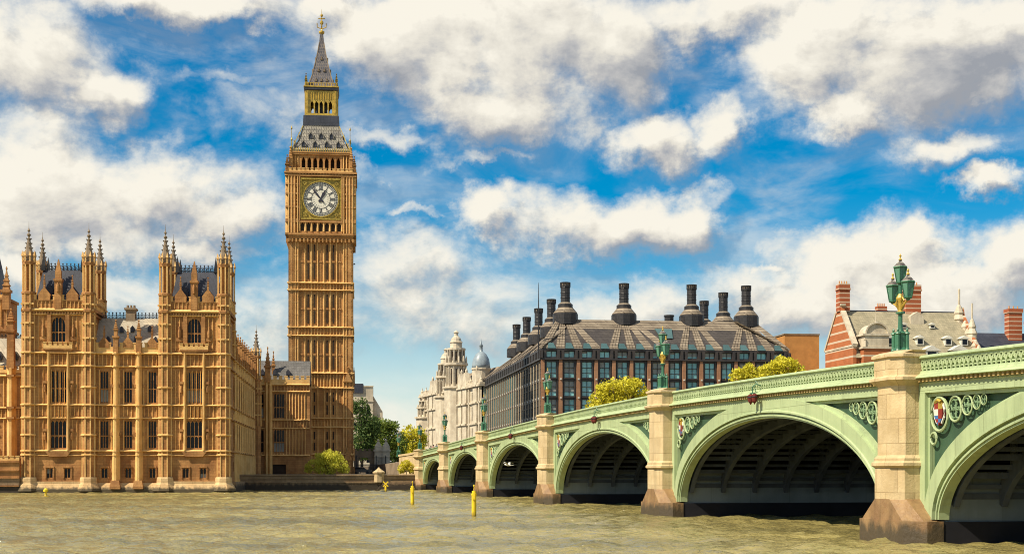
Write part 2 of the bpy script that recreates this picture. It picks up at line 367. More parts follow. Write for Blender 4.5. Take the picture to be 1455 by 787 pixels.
def river():
    st = .3; xs = np.arange(-110, 85, st); ys = np.arange(38, 262, st)
    Xg, Yg = np.meshgrid(xs, ys); Z = np.zeros_like(Xg); rs = np.random.RandomState(3)
    for i in range(54):
        lam = .9 * (4.5 ** rs.rand()); k = 2*np.pi/lam; a = rs.normal(.95, .6); amp = .0105*lam**.6*rs.uniform(.5, 1.1)
        Z += amp*np.sin(k*(np.cos(a)*Xg + np.sin(a)*Yg) + rs.rand()*6.28 + .6*np.sin(Xg*.05*rs.rand()+Yg*.07*rs.rand()))
    ed = np.minimum.reduce([Xg-xs[0], xs[-1]-Xg, Yg-ys[0], ys[-1]-Yg]); Z *= np.clip(ed/6, 0, 1)
    ny, nx = Xg.shape; V = np.stack([Xg.ravel(), Yg.ravel(), Z.ravel()], 1)
    i = np.arange(ny*nx).reshape(ny, nx)
    F = np.stack([i[:-1,:-1].ravel(), i[:-1,1:].ravel(), i[1:,1:].ravel(), i[1:,:-1].ravel()], 1)
    x0, x1, y0, y1 = xs[0], xs[-1], ys[0], ys[-1]; B = 2500; c = len(V)
    V = np.vstack([V, [[-B,-B,0],[B,-B,0],[B,B,0],[-B,B,0]]])
    e = [i[0,0], i[0,-1], i[-1,-1], i[-1,0]]
    F = np.vstack([F, [[c,c+1,e[1],e[0]],[c+1,c+2,e[2],e[1]],[c+2,c+3,e[3],e[2]],[c+3,c,e[0],e[3]]]])
    me = bpy.data.meshes.new('river'); me.from_pydata(V.tolist(), [], F.tolist()); me.materials.append(water_mat())
    me.polygons.foreach_set('use_smooth', [True]*len(me.polygons))
    struct(link('river', me))
river()

# river wall between the palace and the bridge
o = thing('river_wall', 'brown granite river wall between the palace plinth and the first bridge pier', 'wall', (-48, 237.4, 0), R(11.2))
mb = MB(); mb.box(-1.0, 34, 0, 1.2, -1.5, 1.35); mb.box(-1.0, 34, .15, 1.2, 1.35, 2.0); mb.box(50, 400, .1, 1.2, -1.5, 3.1); mb.build('wall_face', RIVW, o)
mb = MB(); mb.box(-1.0, 33.8, .02, .75, 2.0, 2.5); mb.box(-1.0, 33.8, -.12, .9, 2.5, 2.75); mb.box(-1, 34, -.1, .4, 1.25, 1.42); mb.build('coping', RIVW, o)
mb = MB()
for i in range(7): mb.box(25.2+i*.22, 33.4-i*.1, -1.9+i*.3, -.02, -1 + i*.22, .3+i*.22)
mb.build('landing_stage', RIVW, o)
mb = MB(); mb.lathe([(.95,1.4),(.95,2.9),(1.12,2.95),(1.12,3.15),(.85,3.3),(.3,3.7),(.12,3.95)], 8, 25.6, .3); mb.build('end_post', GRAN, o)

# ------------------------------------------------------------------ gothic parts
WCACHE = {}
BLIND = mat('pale_window_blind', (.34,.36,.33), (.27,.29,.27))
def window(parent, x, z, y, w, h, lights=3, trans=(.5,), rz=0, z0=0, arch=False, nm='window', frame=None):
    frame = frame or STONE; key = (round(w,2), round(h,2), lights, trans, arch, frame.name)
    if key not in WCACHE:
        t = MB(); bw = .08
        for i in range(lights + 1):
            xx = -w/2 + w*i/lights; t.box(xx-bw/2, xx+bw/2, .1, .3, 0, h)
        for f in trans: t.box(-w/2, w/2, .12, .28, h*f-.07, h*f+.07)
        t.box(-w/2, w/2, .08, .3, 0, .12)
        lw = w/lights
        for f in list(trans) + [1.0]:
            top = h*f
            for i in range(lights):
                a = -w/2 + lw*i; b = a + lw; hh = lw*.8
                t.slab([(a, top), (a, top-hh), (a+lw*.18, top-hh*.45), (a+lw*.5, top)], .14, .28)
                t.slab([(b, top), (a+lw*.5, top), (b-lw*.18, top-hh*.45), (b, top-hh)], .14, .28)
        if arch:
            H = h*.36
            for sgn in (-1, 1):
                pts = [(sgn*w/2, h)] + [(sgn*w/2*(1-u**1.0), h-H+H*math.sqrt(max(0, 1-(1-u)**2))) for u in (0, .12, .3, .5, .75, 1)]
                t.slab(pts if sgn < 0 else pts[::-1], .0, .29)
        p = MB(); p.box(-w/2, w/2, .33, .4, 0, h)
        q = MB(); q.box(-w/2, w/2, .33, .4, 0, h); q.k = 1; q.box(-w/2+.05, w/2-.05, .315, .328, h*.04, h*.42)
        q2 = MB(); q2.box(-w/2, w/2, .33, .4, 0, h); q2.k = 1; q2.box(-w/2+.05, w*.1, .315, .328, h*.5, h*.93)
        P_ = p.mesh('pane', GLASS); WCACHE[key] = (t.mesh(nm, frame), [P_, P_, P_, P_, q.mesh('pane', [GLASS, BLIND]), q2.mesh('pane', [GLASS, BLIND])])
    a, b = WCACHE[key]; b = random.choice(b)
    wo = link(nm, a, parent, (x, y, z - z0), rz); link('pane', b, wo); return wo

def turret_mesh():
    m = MB(); r = .98
    m.lathe([(r,0),(r,6.0),(1.14,6.05),(1.14,6.4),(.96,6.5),(.96,8.6),(1.1,8.7),(1.1,9.0),(.9,9.1),(.62,9.15),(.62,13.0),(.95,13.1),(1.02,13.5),(.8,13.6),(.8,13.7)], 8)
    m.k = 100
    for j in range(8):
        a = math.pi/8 + j*math.pi/4; c, s_ = math.cos(a), math.sin(a)
        m.bar((c*.98, s_*.98, 0), (c*.98, s_*.98, 6), .17); m.bar((c*.95, s_*.95, 6.4), (c*.95, s_*.95, 8.7), .16)
        m.bar((c*.86, s_*.86, 9.0), (c*.86, s_*.86, 13.1), .2)
        m.bar((c*.9, s_*.9, 13.5), (c*.95, s_*.95, 14.6), .17); m.sq([(.16,14.4),(.02,15.2)], c*.95, s_*.95)
    for j in range(8):
        a = j*math.pi/4
        for z in (7.1, 2.0, 4.2): m.bar((math.cos(a)*.9, math.sin(a)*.9, z), (math.cos(a)*.9, math.sin(a)*.9, z+.25), .5)
    s = MB(); s.lathe([(.74,13.6),(.66,14.6),(.5,15.4),(.12,17.4)], 8)
    for z in (14.9, 15.6, 16.3, 17.0):
        rr = .62*(1-(z-13.7)/4.6)+.12
        for j in range(4): 
            a = j*math.pi/2+.4; s.bar((math.cos(a)*rr*.6, math.sin(a)*rr*.6, z-.1), (math.cos(a)*rr*1.25, math.sin(a)*rr*1.25, z+.12), .16)
    s.lathe([(.08,17.3),(.3,17.55),(.3,17.7),(.08,17.9),(.08,18.05),(.24,18.25),(.06,18.6),(.03,18.9),(.015,19.6)], 6)
    return m.mesh('turret', STONE), s.mesh('spirelet', DSTONE)
TUR = turret_mesh()
def turret(parent, x, y, z):
    t = link('turret', TUR[0], parent, (x, y, z)); link('spirelet', TUR[1], t); return t

# ------------------------------------------------------------------ palace
PHI = R(6.2)
pal = thing('palace', 'golden gothic palace on the river with two square turreted towers and tall mullioned windows', 'palace', (-43.6, 215, 0), PHI)
def front_tower(x0, x1):
    cx = (x0 + x1)/2; W2 = (x1-x0)/2; yf = -.25
    holes = [(cx-1.15,cx+1.15,6.7,10.9), (cx-1.15,cx+1.15,13.6,18.4), (cx-1.0,cx+1.0,22.7,26.5)] + [(cx+s*1.3-.45,cx+s*1.3+.45,2.2,3.75) for s in (-1,1)]
    m = MB(); m.skin(x0, x1, 1.5, 27.5, holes, yf)
    m.box(x0, x1, yf+.46, 9.6, 1.5, 27.4)
    fieldx = [x0+.9+i*.62 for i in range(int((x1-x0-1.6)/.62)+1)]
    m.ribs(fieldx, 6.5, 11.0, holes, yf, .13, .13); m.ribs(fieldx, 13.4, 18.6, holes, yf, .13, .13); m.ribs(fieldx, 21.6, 26.6, holes, yf, .15, .13)
    m.arcade(x0+.9, x1-.9, 11.6, 13.1, 14, yf, .09, .1); m.arcade(x0+.9, x1-.9, 19.3, 20.9, 14, yf, .09, .1)
    for sx in (-1, 1):
        m.tri(cx+sx*1.42, .5, yf, .5, 6.4, 21.2)
        m.box(cx+sx*1.35-.3, cx+sx*1.35+.3, yf-.3, yf+.02, 22.0, 27.0)
        m.box(cx+sx*2.2-.5, cx+sx*2.2+.5, yf-.22, yf+.02, 23.0, 23.5); m.lathe([(.22,23.5),(.26,24.3),(.14,24.9),(.16,25.2),(.02,25.3)], 6, cx+sx*2.2, yf-.2)
        for zz in (8.6, 15.8): m.lathe([(.16,zz-.6),(.2,zz),(.1,zz+.5)], 6, cx+sx*1.95, yf-.2); m.box(cx+sx*1.95-.3, cx+sx*1.95+.3, yf-.35, yf, zz+.7, zz+1.1)
    m.arcade(cx-1.15, cx+1.15, 11.2, 13.4, 4, yf-.05, .12, .2)
    m.box(cx-2.1, cx+2.1, yf-.55, yf+.02, 21.5, 21.75); m.merlons(cx-2.1, cx+2.1, 21.75, yf-.55, .35, .4, .3, .25, .45)
    m.slab([(cx-2.1,21.5),(cx-1.5,21.0),(cx+1.5,21.0),(cx+2.1,21.5)][::-1], yf-.4, yf)
    m.slab([(cx-1.9,6.3),(cx-1.3,5.5),(cx+1.3,5.5),(cx+1.9,6.3)][::-1], yf-.4, yf+.01)
    for b in holes[3:]:
        m.box(b[0]-.2, b[1]+.2, yf-.15, yf+.01, 3.8, 4.05); m.box(b[0]-.22, b[0]-.04, yf-.12, yf+.01, 2.2, 3.9); m.box(b[1]+.04, b[1]+.22, yf-.12, yf+.01, 2.2, 3.9)
    for z, h, p in ((6.2,.28,.42),(5.6,.16,.25),(11.2,.2,.3),(13.15,.24,.35),(19.0,.24,.38),(20.95,.3,.45),(26.75,.25,.3),(27.3,.45,.5)):
        m.course(x0-.2, x1+.2, yf, p, z, h)
        m.box(x1-.02, x1+.18+p*.5, yf-p*.5, 9.7, z+.01, z+h-.01); m.box(x0-.18-p*.5, x0+.02, yf-p*.5, 9.7, z+.01, z+h-.01)
    for i in range(int((x1-x0)/.42)): m.box(x0+i*.42+.1, x0+i*.42+.3, yf-.38, yf-.28, 27.0, 27.3)
    m.build('tower_wall', STONE, pal)
    b = MB(); b.box(x0-.5, x1+.5, yf-.95, 6, -1.5, .55)
    b.loft([[(x0-.5,yf-.9,.55),(x1+.5,yf-.9,.55),(x1+.5,6,.55),(x0-.5,6,.55)], [(x0-.1,yf-.3,1.4),(x1+.1,yf-.3,1.4),(x1+.1,6,1.4),(x0-.1,6,1.4)]])
    b.box(x0-.12, x1+.12, yf-.32, yf+.3, 1.4, 1.75)
    for xx in (x0+.6, x1-.6): b.lathe([(2.0,.3),(1.9,.7),(1.35,1.5),(1.3,2.2),(1.2,2.4)], 8, xx, yf+.3)
    b.build('plinth', BASEST, pal)
    pr = MB()
    for ya, rot in ((yf-.1, 0),):
        pr.skin(x0+1.2, x1-1.2, 27.7, 29.0, [], ya); pr.box(x0+1.2, x1-1.2, ya+.02, ya+.4, 27.7, 28.95); pr.arcade(x0+1.4, x1-1.4, 27.9, 28.9, 12, ya, .09, .1)
    pr.merlons(x0+1.2, x1-1.2, 28.95, yf-.1, .6, .55, .4, .4, .15)
    for sx in (-1, 1):
        xx = cx+sx*2.05; pr.slab([(xx-.85,28.9),(xx-.85,29.9),(xx,31.0),(xx+.85,29.9),(xx+.85,28.9)][::-1], yf-.25, yf+.3); pr.pinnacle(xx, yf, 30.6, .13, 2.2)
    pr.sq([(.5,27.7),(.5,31.8),(.62,31.85),(.62,32.2),(.42,32.25),(.42,33.2),(.06,35.2)], cx, yf+.05); pr.lathe([(.2,30.2),(.26,31.0),(.12,31.6)], 6, cx, yf-.5)
    for yy in (9.2,): pr.merlons(x0+1.2, x1-1.2, 27.7, yy, .6, .8, .5, .4, 1.2)
    pr.M = Matrix.Translation((x1, 0, 0)) @ Matrix.Rotation(R(90), 4, 'Z'); pr.merlons(1.2, 8.2, 27.7, -.3, .6, .6, .4, .4, 1.2); pr.arcade(1.2, 8.2, 27.8, 28.8, 9, -.3, .09, .1)
    pr.M = Matrix.Translation((x0, 0, 0)) @ Matrix.Rotation(R(90), 4, 'Z'); pr.merlons(1.2, 8.2, 27.7, 0, .6, .6, .4, .4, 1.2)
    pr.M = None
    pr.build('parapet', STONE, pal)
    rf = MB(); cy = 4.7
    rf.loft([[(cx-4,cy-3.9,27.6),(cx+4,cy-3.9,27.6),(cx+4,cy+3.9,27.6),(cx-4,cy+3.9,27.6)], [(cx-2.9,cy-1.7,34.0),(cx+2.9,cy-1.7,34.0),(cx+2.9,cy+1.7,34.0),(cx-2.9,cy+1.7,34.0)]])
    for xx in (cx-1.6, cx+1.6): rf.slab([(xx-.5,29.6),(xx+.5,29.6),(xx+.5,30.8),(xx,31.6),(xx-.5,30.8)], cy-3.4, cy-1.9)
    ro = rf.build('tower_roof', LEADD, pal)
    cr = MB(); ironwork(cr, cx-2.9, cx+2.9, cy-1.7, 34.0, 1.0); ironwork(cr, cx-2.9, cx+2.9, cy+1.7, 34.0, 1.0)
    for xx in (cx-2.9, cx+2.9): cr.sq([(.28,33.9),(.22,34.8),(.02,36.4)], xx, cy-1.7); cr.sq([(.28,33.9),(.22,34.8),(.02,36.4)], xx, cy+1.7)
    cr.build('cresting', IRON, ro)
    window(pal, cx, 6.7, yf, 2.3, 4.2, 4, (.46,)); window(pal, cx, 13.6, yf, 2.3, 4.8, 4, (.45,)); window(pal, cx, 22.7, yf, 2.0, 3.8, 4, (.4,), arch=True)
    for s in (-1, 1): window(pal, cx+s*1.3, 2.2, yf, .9, 1.55, 2, (), nm='basement_window')
    for xx, yy in ((x0+.6,.1),(x1-.6,.1),(x0+.6,9.3),(x1-.6,9.3)): turret(pal, xx, yy, 21.2)
    c = MB()
    for xx in (x0+.6, x1-.6):
        c.k = 0; c.lathe([(1.0,1.6),(1.0,21.3)], 8, xx, .1)
        for j in range(8):
            c.k = 100; a = math.pi/8+j*math.pi/4; c.bar((xx+math.cos(a)*1.0,.1+math.sin(a)*1.0,2.3), (xx+math.cos(a)*1.0,.1+math.sin(a)*1.0,21.2), .17)
        for z in (2.1,5.6,6.2,8.6,11.2,13.15,15.8,19.0,20.95): c.k = 100; c.lathe([(1.06,z),(1.24,z+.06),(1.24,z+.24),(1.06,z+.3)], 8, xx, .1)
    c.build('corner_shaft', STONE, pal)
def ironwork(m, x0, x1, y, z, h):
    m.box(x0, x1, y-.04, y+.04, z+.05, z+.13); m.box(x0, x1, y-.04, y+.04, z+h*.6, z+h*.66)
    n = int((x1-x0)/.55)
    for i in range(n+1):
        x = x0+(x1-x0)*i/n; m.box(x-.05, x+.05, y-.05, y+.05, z, z+h); m.sq([(.02,z+h*.8),(.13,z+h*.9),(.02,z+h*1.1)], x, y)
        if i < n: m.bar((x, y, z+.1), (x+(x1-x0)/n, y, z+h*.6), .06); m.bar((x, y, z+h*.6), (x+(x1-x0)/n, y, z+.1), .06)
XT = ((-29.9, -19.9), (-9.75, .15))
for a in XT: front_tower(*a)
# middle bays
mx = [-18.25, -14.75, -11.15]; mbx = [-16.5, -13.1]
holes = []
for x in mx: holes += [(x-.6,x+.6,6.7,10.9), (x-.6,x+.6,13.6,18.4), (x-.45,x+.45,2.2,3.75)]
m = MB(); m.skin(-20, -9.7, 1.5, 21.4, holes, .25); m.box(-20, -9.7, .72, 12, 1.5, 21.3)
fx = [-19.6+i*.6 for i in range(17)]
m.ribs(fx, 6.5, 11.0, holes, .25); m.ribs(fx, 13.4, 18.6, holes, .25)
m.arcade(-19.7, -9.9, 11.6, 13.1, 16, .25); m.arcade(-19.7, -9.9, 19.3, 20.9, 16, .25, .1, .16)
for z, h, p in ((6.2,.28,.42),(5.6,.16,.25),(11.2,.2,.3),(13.15,.24,.35),(19.0,.24,.38),(20.95,.4,.5)): m.course(-20, -9.7, .25, p, z, h)
for x in mx:
    m.box(x-.65, x+.65, .1, .26, 3.8, 4.05); m.box(x-.67, x-.5, .12, .26, 2.2, 3.9); m.box(x+.5, x+.67, .12, .26, 2.2, 3.9)
    for zz in (8.9, 16.2): m.cbox(x+1.15, .18, zz, .35, .25, .5); m.cbox(x-1.15, .18, zz, .35, .25, .5)
m.build('middle_wall', STONE, pal)
for x in mx:
    window(pal, x, 6.7, .25, 1.2, 4.2, 3, (.46,)); window(pal, x, 13.6, .25, 1.2, 4.8, 3, (.45,)); window(pal, x, 2.2, .25, .9, 1.55, 2, (), nm='basement_window')
for x in mbx:
    m = MB(); m.tri(x, 1.25, .27, 1.05, 1.6, 6.2); m.tri(x, 1.1, .27, .9, 6.2, 13.2); m.tri(x, .95, .27, .75, 13.2, 21.3)
    for z in (5.6,6.2,11.2,13.15,19.0,20.95): m.tri(x, 1.4, .27, 1.15, z, z+.25)
    m.sq([(.75,.6),(.75,1.0),(.55,1.9)], x, -.3)
    m.sq([(.36,21.2),(.36,23.4),(.48,23.45),(.48,23.7)], x, -.05); m.pinnacle(x, -.05, 23.6, .26, 2.6)
    m.build('buttress', STONE, pal)
m = MB(); m.merlons(-19.6, -9.9, 21.35, .05, .55, .5, .4, .35, .75)
for x in mx:
    m.slab([(x-.7,22.0),(x-.7,22.8),(x,23.7),(x+.7,22.8),(x+.7,22.0)][::-1], -.05, .45); m.pinnacle(x, .15, 23.3, .13, 2.0)
m.build('parapet', STONE, pal)
m = MB(); m.box(-20.4, -9.3, -.55, 6, -1.5, .5); m.loft([[(-20.4,-.55,.5),(-9.3,-.55,.5),(-9.3,6,.5),(-20.4,6,.5)], [(-20,.0,1.5),(-9.7,.0,1.5),(-9.7,6,1.5),(-20,6,1.5)]])
m.build('plinth', BASEST, pal)
m = MB(); m.loft([[(-20.5,.7,21.4),(-9,.7,21.4),(-9,12,21.4),(-20.5,12,21.4)], [(-20.5,5.6,27.0),(-9,5.6,27.0),(-9,7.2,27.0),(-20.5,7.2,27.0)]])
ro = m.build('main_roof', LEADP, pal)
m = MB(); ironwork(m, -19.6, -9.6, 5.7, 27.0, .9); m.build('cresting', IRON, ro)
m = MB(); m.box(-15.9, -14.5, 5.2, 7.0, 25.5, 28.3); m.box(-16.1, -14.3, 5.0, 7.2, 28.3, 28.6)
for i in range(3): m.lathe([(.22,28.6),(.18,29.1)], 8, -15.7+i*.5, 6)
m.build('chimney', DSTONE, ro)
for (x, zz) in ((-18.0,22.9),(-13.8,23.2),(-10.9,22.9),(-16.2,24.6),(-12.0,24.8),(-10.4,24.9),(-14.6,24.7)):
    y = .9+(zz-21.4)/5.6*4.9; m = MB(); m.slab([(x-.3,zz),(x+.3,zz),(x+.3,zz+.6),(x,zz+1.0),(x-.3,zz+.6)], y-.45, y+.9); m.build('dormer', LEADD, ro)

# north return of the palace: long flank running back to the clock court
def flank():
    n = 11; L0, L1 = 9.6, 60.0; bw = (L1-L0)/n
    M = Matrix.Rotation(R(90), 4, 'Z')          # local x' = depth, local -y' = outwards (east->north side)
    m = MB(); m.M = M; holes = []
    for i in range(n):
        c = L0+(i+.5)*bw; holes += [(c-1.0,c+1.0,6.7,10.9), (c-1.0,c+1.0,13.6,18.4), (c-.45,c+.45,3.2,4.8)]
    m.skin(L0, L1, 1.5, 21.4, holes, 0.0, .1); m.box(L0, L1, .45, 11, 1.5, 21.3)
    fx = [L0+.4+i*1.3 for i in range(int((L1-L0)/1.3))]
    m.ribs(fx, 6.5, 11.0, holes, 0, .2, .06); m.ribs(fx, 13.4, 18.6, holes, 0, .2, .06)
    m.arcade(L0, L1, 11.6, 13.1, 44, 0, .1, .05); m.arcade(L0, L1, 19.3, 20.9, 44, 0, .1, .05)
    for z, h, p in ((6.2,.28,.35),(11.2,.2,.25),(13.15,.24,.3),(19.0,.24,.3),(20.95,.4,.4)): m.course(L0, L1, 0, p, z, h)
    m.build('flank_wall', STONE, pal)
    for i in range(n):
        c = L0+(i+.5)*bw
        window(pal, .27, 6.7, c, 2.0, 4.2, 4, (.46,), rz=R(90)); window(pal, .27, 13.6, c, 2.0, 4.8, 4, (.45,), rz=R(90))
    for i in range(n):
        m = MB(); m.M = M; c = L0+(i+1)*bw
        m.tri(c, .8, 0, .38, 1.5, 6.2); m.tri(c, .7, 0, .32, 6.2, 13.2); m.tri(c, .6, 0, .28, 13.2, 21.2)
        for z in (6.2,11.2,13.15,19.0,20.95): m.box(c-.4, c+.4, -.4, .05, z, z+.25)
        m.sq([(.34,21.2),(.34,23.2)], c, -.15); m.pinnacle(c, -.15, 23.0, .28, 3.0)
        m.build('buttress', STONE, pal)
    m = MB(); m.M = M; m.merlons(L0, L1, 21.35, -.2, .5, .55, .4, .35, .8); m.build('parapet', STONE, pal)
    m = MB(); m.box(-12, -.6, L0, L1+12, 21.3, 21.6); m.loft([[(-12,L0,21.6),(-1,L0,21.6),(-1,L1,21.6),(-12,L1,21.6)], [(-7.5,L0,25.5),(-5.5,L0,25.5),(-5.5,L1,25.5),(-7.5,L1,25.5)]]); m.build('flank_roof', LEADP, pal)
    m = MB(); m.box(-30, 1.0, 5, 62, -1.5, 1.55); m.build('foundation', RIVW, pal)
flank()
turret(pal, .3, 58.3, 12.0)
m = MB(); m.lathe([(.98,2.5),(.98,12.2)], 8, .3, 58.3); m.build('stair_turret', STONE, pal)
# court wing between flank and clock tower
def wing():
    y = 60.0; X1 = 10.5
    holes = [(3.6,5.6,6.9,11.4), (3.6,5.6,13.6,18.4), (-.2,1.6,13.6,18.4), (-.2,1.6,6.9,11.4), (3.3,5.9,2.7,4.6)]
    m = MB(); m.skin(-.5, X1, 2.4, 20.2, holes, y); m.box(-.5, X1, y+.46, y+12, 2.4, 20.1)
    fx = [.0+i*.6 for i in range(17)]
    m.ribs(fx, 6.5, 11.6, holes, y); m.ribs(fx, 13.2, 18.6, holes, y); m.arcade(0, X1, 11.8, 13.1, 17, y); m.arcade(0, X1, 18.9, 20.0, 17, y)
    for z, h, p in ((6.2,.28,.35),(11.5,.2,.25),(13.15,.24,.3),(18.7,.24,.3),(20.0,.4,.45)): m.course(-.5, X1, y, p, z, h)
    m.merlons(.3, X1, 20.4, y-.2, .6, .6, .45, .35, .8)
    for x in (2.2, 2.9):
        m.tri(x, .8, y, .7, 2.4, 20.6)
    m.pinnacle(2.4, y-.3, 20.6, .5, 7.0); m.pinnacle(3.3, y+3, 22.0, .3, 5.0)
    m.build('wing_wall', STONE, pal)
    window(pal, 4.6, 6.9, y, 2.0, 4.5, 4, (.46,)); window(pal, 4.6, 13.6, y, 2.0, 4.8, 4, (.45,)); window(pal, .7, 13.6, y, 1.8, 4.8, 3, (.45,)); window(pal, .7, 6.9, y, 1.8, 4.5, 3, (.45,))
    m = MB(); m.box(3.3, 5.9, y+.3, y+.5, 2.4, 4.6); m.build('doorway', VOID, pal)
    m = MB(); m.loft([[(-2,y+1.2,20.6),(X1,y+1.2,20.6),(X1,y+11,20.6),(-2,y+11,20.6)], [(-2,y+5,25.2),(X1,y+5,25.2),(X1,y+7,25.2),(-2,y+7,25.2)]])
    ro = m.build('wing_roof', mat('weathered_slate', (.20,.19,.18), (.13,.125,.12), .5, .8, brick=(.5,.35,.03,(.5,.5,.5),.25), streak=.4), pal)
    for x in (1.2, 3.6, 6.2):
        m = MB(); m.slab([(x-.35,22.2),(x+.35,22.2),(x+.35,22.9),(x,23.4),(x-.35,22.9)], y+2.0, y+3.6); m.build('dormer', LEADD, ro)
wing()
# lower range south of the near tower, set back behind the terrace
def south_range():
    y = 5.5; xa, xb = -60, -29.5; holes = []
    cs = [-31.0+ -i*4.6 for i in range(7)]
    for c in cs: holes += [(c-.7,c+.7,6.9,11.2), (c-.7,c+.7,13.3,17.4)]
    m = MB(); m.skin(xa, xb, 1.5, 18.6, holes, y); m.box(xa, xb, y+.46, y+12, 1.5, 18.5)
    fx = [xa+.3+i*.62 for i in range(49)]; m.ribs(fx, 5.4, 11.3, holes, y); m.ribs(fx, 13.0, 17.6, holes, y)
    m.arcade(xa, xb, 11.5, 12.8, 48, y)
    for z, h, p in ((5.2,.28,.35),(11.3,.2,.25),(12.9,.24,.3),(17.8,.3,.4)): m.course(xa, xb, y, p, z, h)
    m.merlons(xa, xb, 18.4, y-.1, .5, .55, .4, .35, .5)
    m.build('range_wall', STONE, pal)
    for c in cs: window(pal, c, 6.9, y, 1.4, 4.3, 3, (.46,)); window(pal, c, 13.3, y, 1.4, 4.1, 3, (.45,))
    for i in range(6):
        x = -33.1-i*4.6; m = MB(); m.tri(x, 1.4, y, .95, 1.5, 19.2); m.tri(x, 1.7, y, 1.1, 1.5, 5.2)
        for z in (5.2, 11.3, 12.9, 17.8): m.box(x-.6, x+.6, y-1.1, y+.05, z, z+.3)
        m.sq([(.55,19.0),(.5,24.5),(.65,24.6),(.65,25.0)], x, y-.4); m.pinnacle(x, y-.4, 24.8, .45, 3.5); m.build('buttress', STONE, pal)
    m = MB(); m.loft([[(xa,y+.8,18.9),(xb,y+.8,18.9),(xb,y+11,18.9),(xa,y+11,18.9)], [(xa,y+5,24.2),(xb,y+5,24.2),(xb,y+7,24.2),(xa,y+7,24.2)]])
    ro = m.build('range_roof', LEADP, pal)
    m = MB(); ironwork(m, -42, xb, y+5, 24.2, .6); m.build('cresting', IRON, ro)
    for x in (-30.6, -33.0, -35.4): 
        m = MB(); m.slab([(x-.4,20.6),(x+.4,20.6),(x+.4,21.3),(x,21.9),(x-.4,21.3)], y+1.6, y+3.4); m.build('dormer', LEADD, ro)
    m = MB(); m.lathe([(.9,23.5),(.8,25.5),(.95,25.6),(.5,26.4),(.12,28.6),(.1,29.2),(.22,29.4),(.03,30.2)], 8, -31.9, y+9); m.build('ventilator', DSTONE, ro)
    m = MB(); m.box(xa, -30.4, -1.2, y, -1.5, 2.2); m.build('terrace', RIVW, pal)
    m = MB(); m.box(xa, -30.4, -1.2, -.8, 2.2, 5.4); m.merlons(xa, -30.4, 4.9, -1.25, .4, .5, .3, .4, .2)
    for z in (1.0, 2.2, 3.3, 4.6): m.box(xa, -30.4, -1.45, -1.18, z, z+.18)
    m.build('terrace_wall', STONE, pal)
    m = MB(); m.M = Matrix.Translation((-1.6, 0, 0)); m.box(-41, -34.3, 14, 21, 15, 31); m.arcade(-41, -34.3, 26.5, 30.5, 8, 14, .12, .14)
    for z in (25.6, 30.6): m.box(-41.3, -34.0, 13.7, 21, z, z+.4)
    m.merlons(-41, -34.3, 31, 13.9, .6, .6, .4, .4, .5)
    for x in (-41, -34.3): m.pinnacle(x, 14, 29, .55, 7)
    m.build('tower_wall', STONE, pal)
    m = MB(); m.M = Matrix.Translation((-2.2, 0, 0)); m.loft([[(-40.6,14.5,31.2),(-34.9,14.5,31.2),(-34.9,20.5,31.2),(-40.6,20.5,31.2)], [(-40.2,15.5,36.0),(-35.6,15.5,36.0),(-35.6,19.5,36.0),(-40.2,19.5,36.0)], [(-39.8,16,36.2),(-36.2,16,36.2),(-36.6,19,41),(-39.4,19,41)]])
    m.sq([(.3,36),(.02,38.5)], -35.6, 15.5); m.build('tower_roof', LEADD, pal)
south_range()
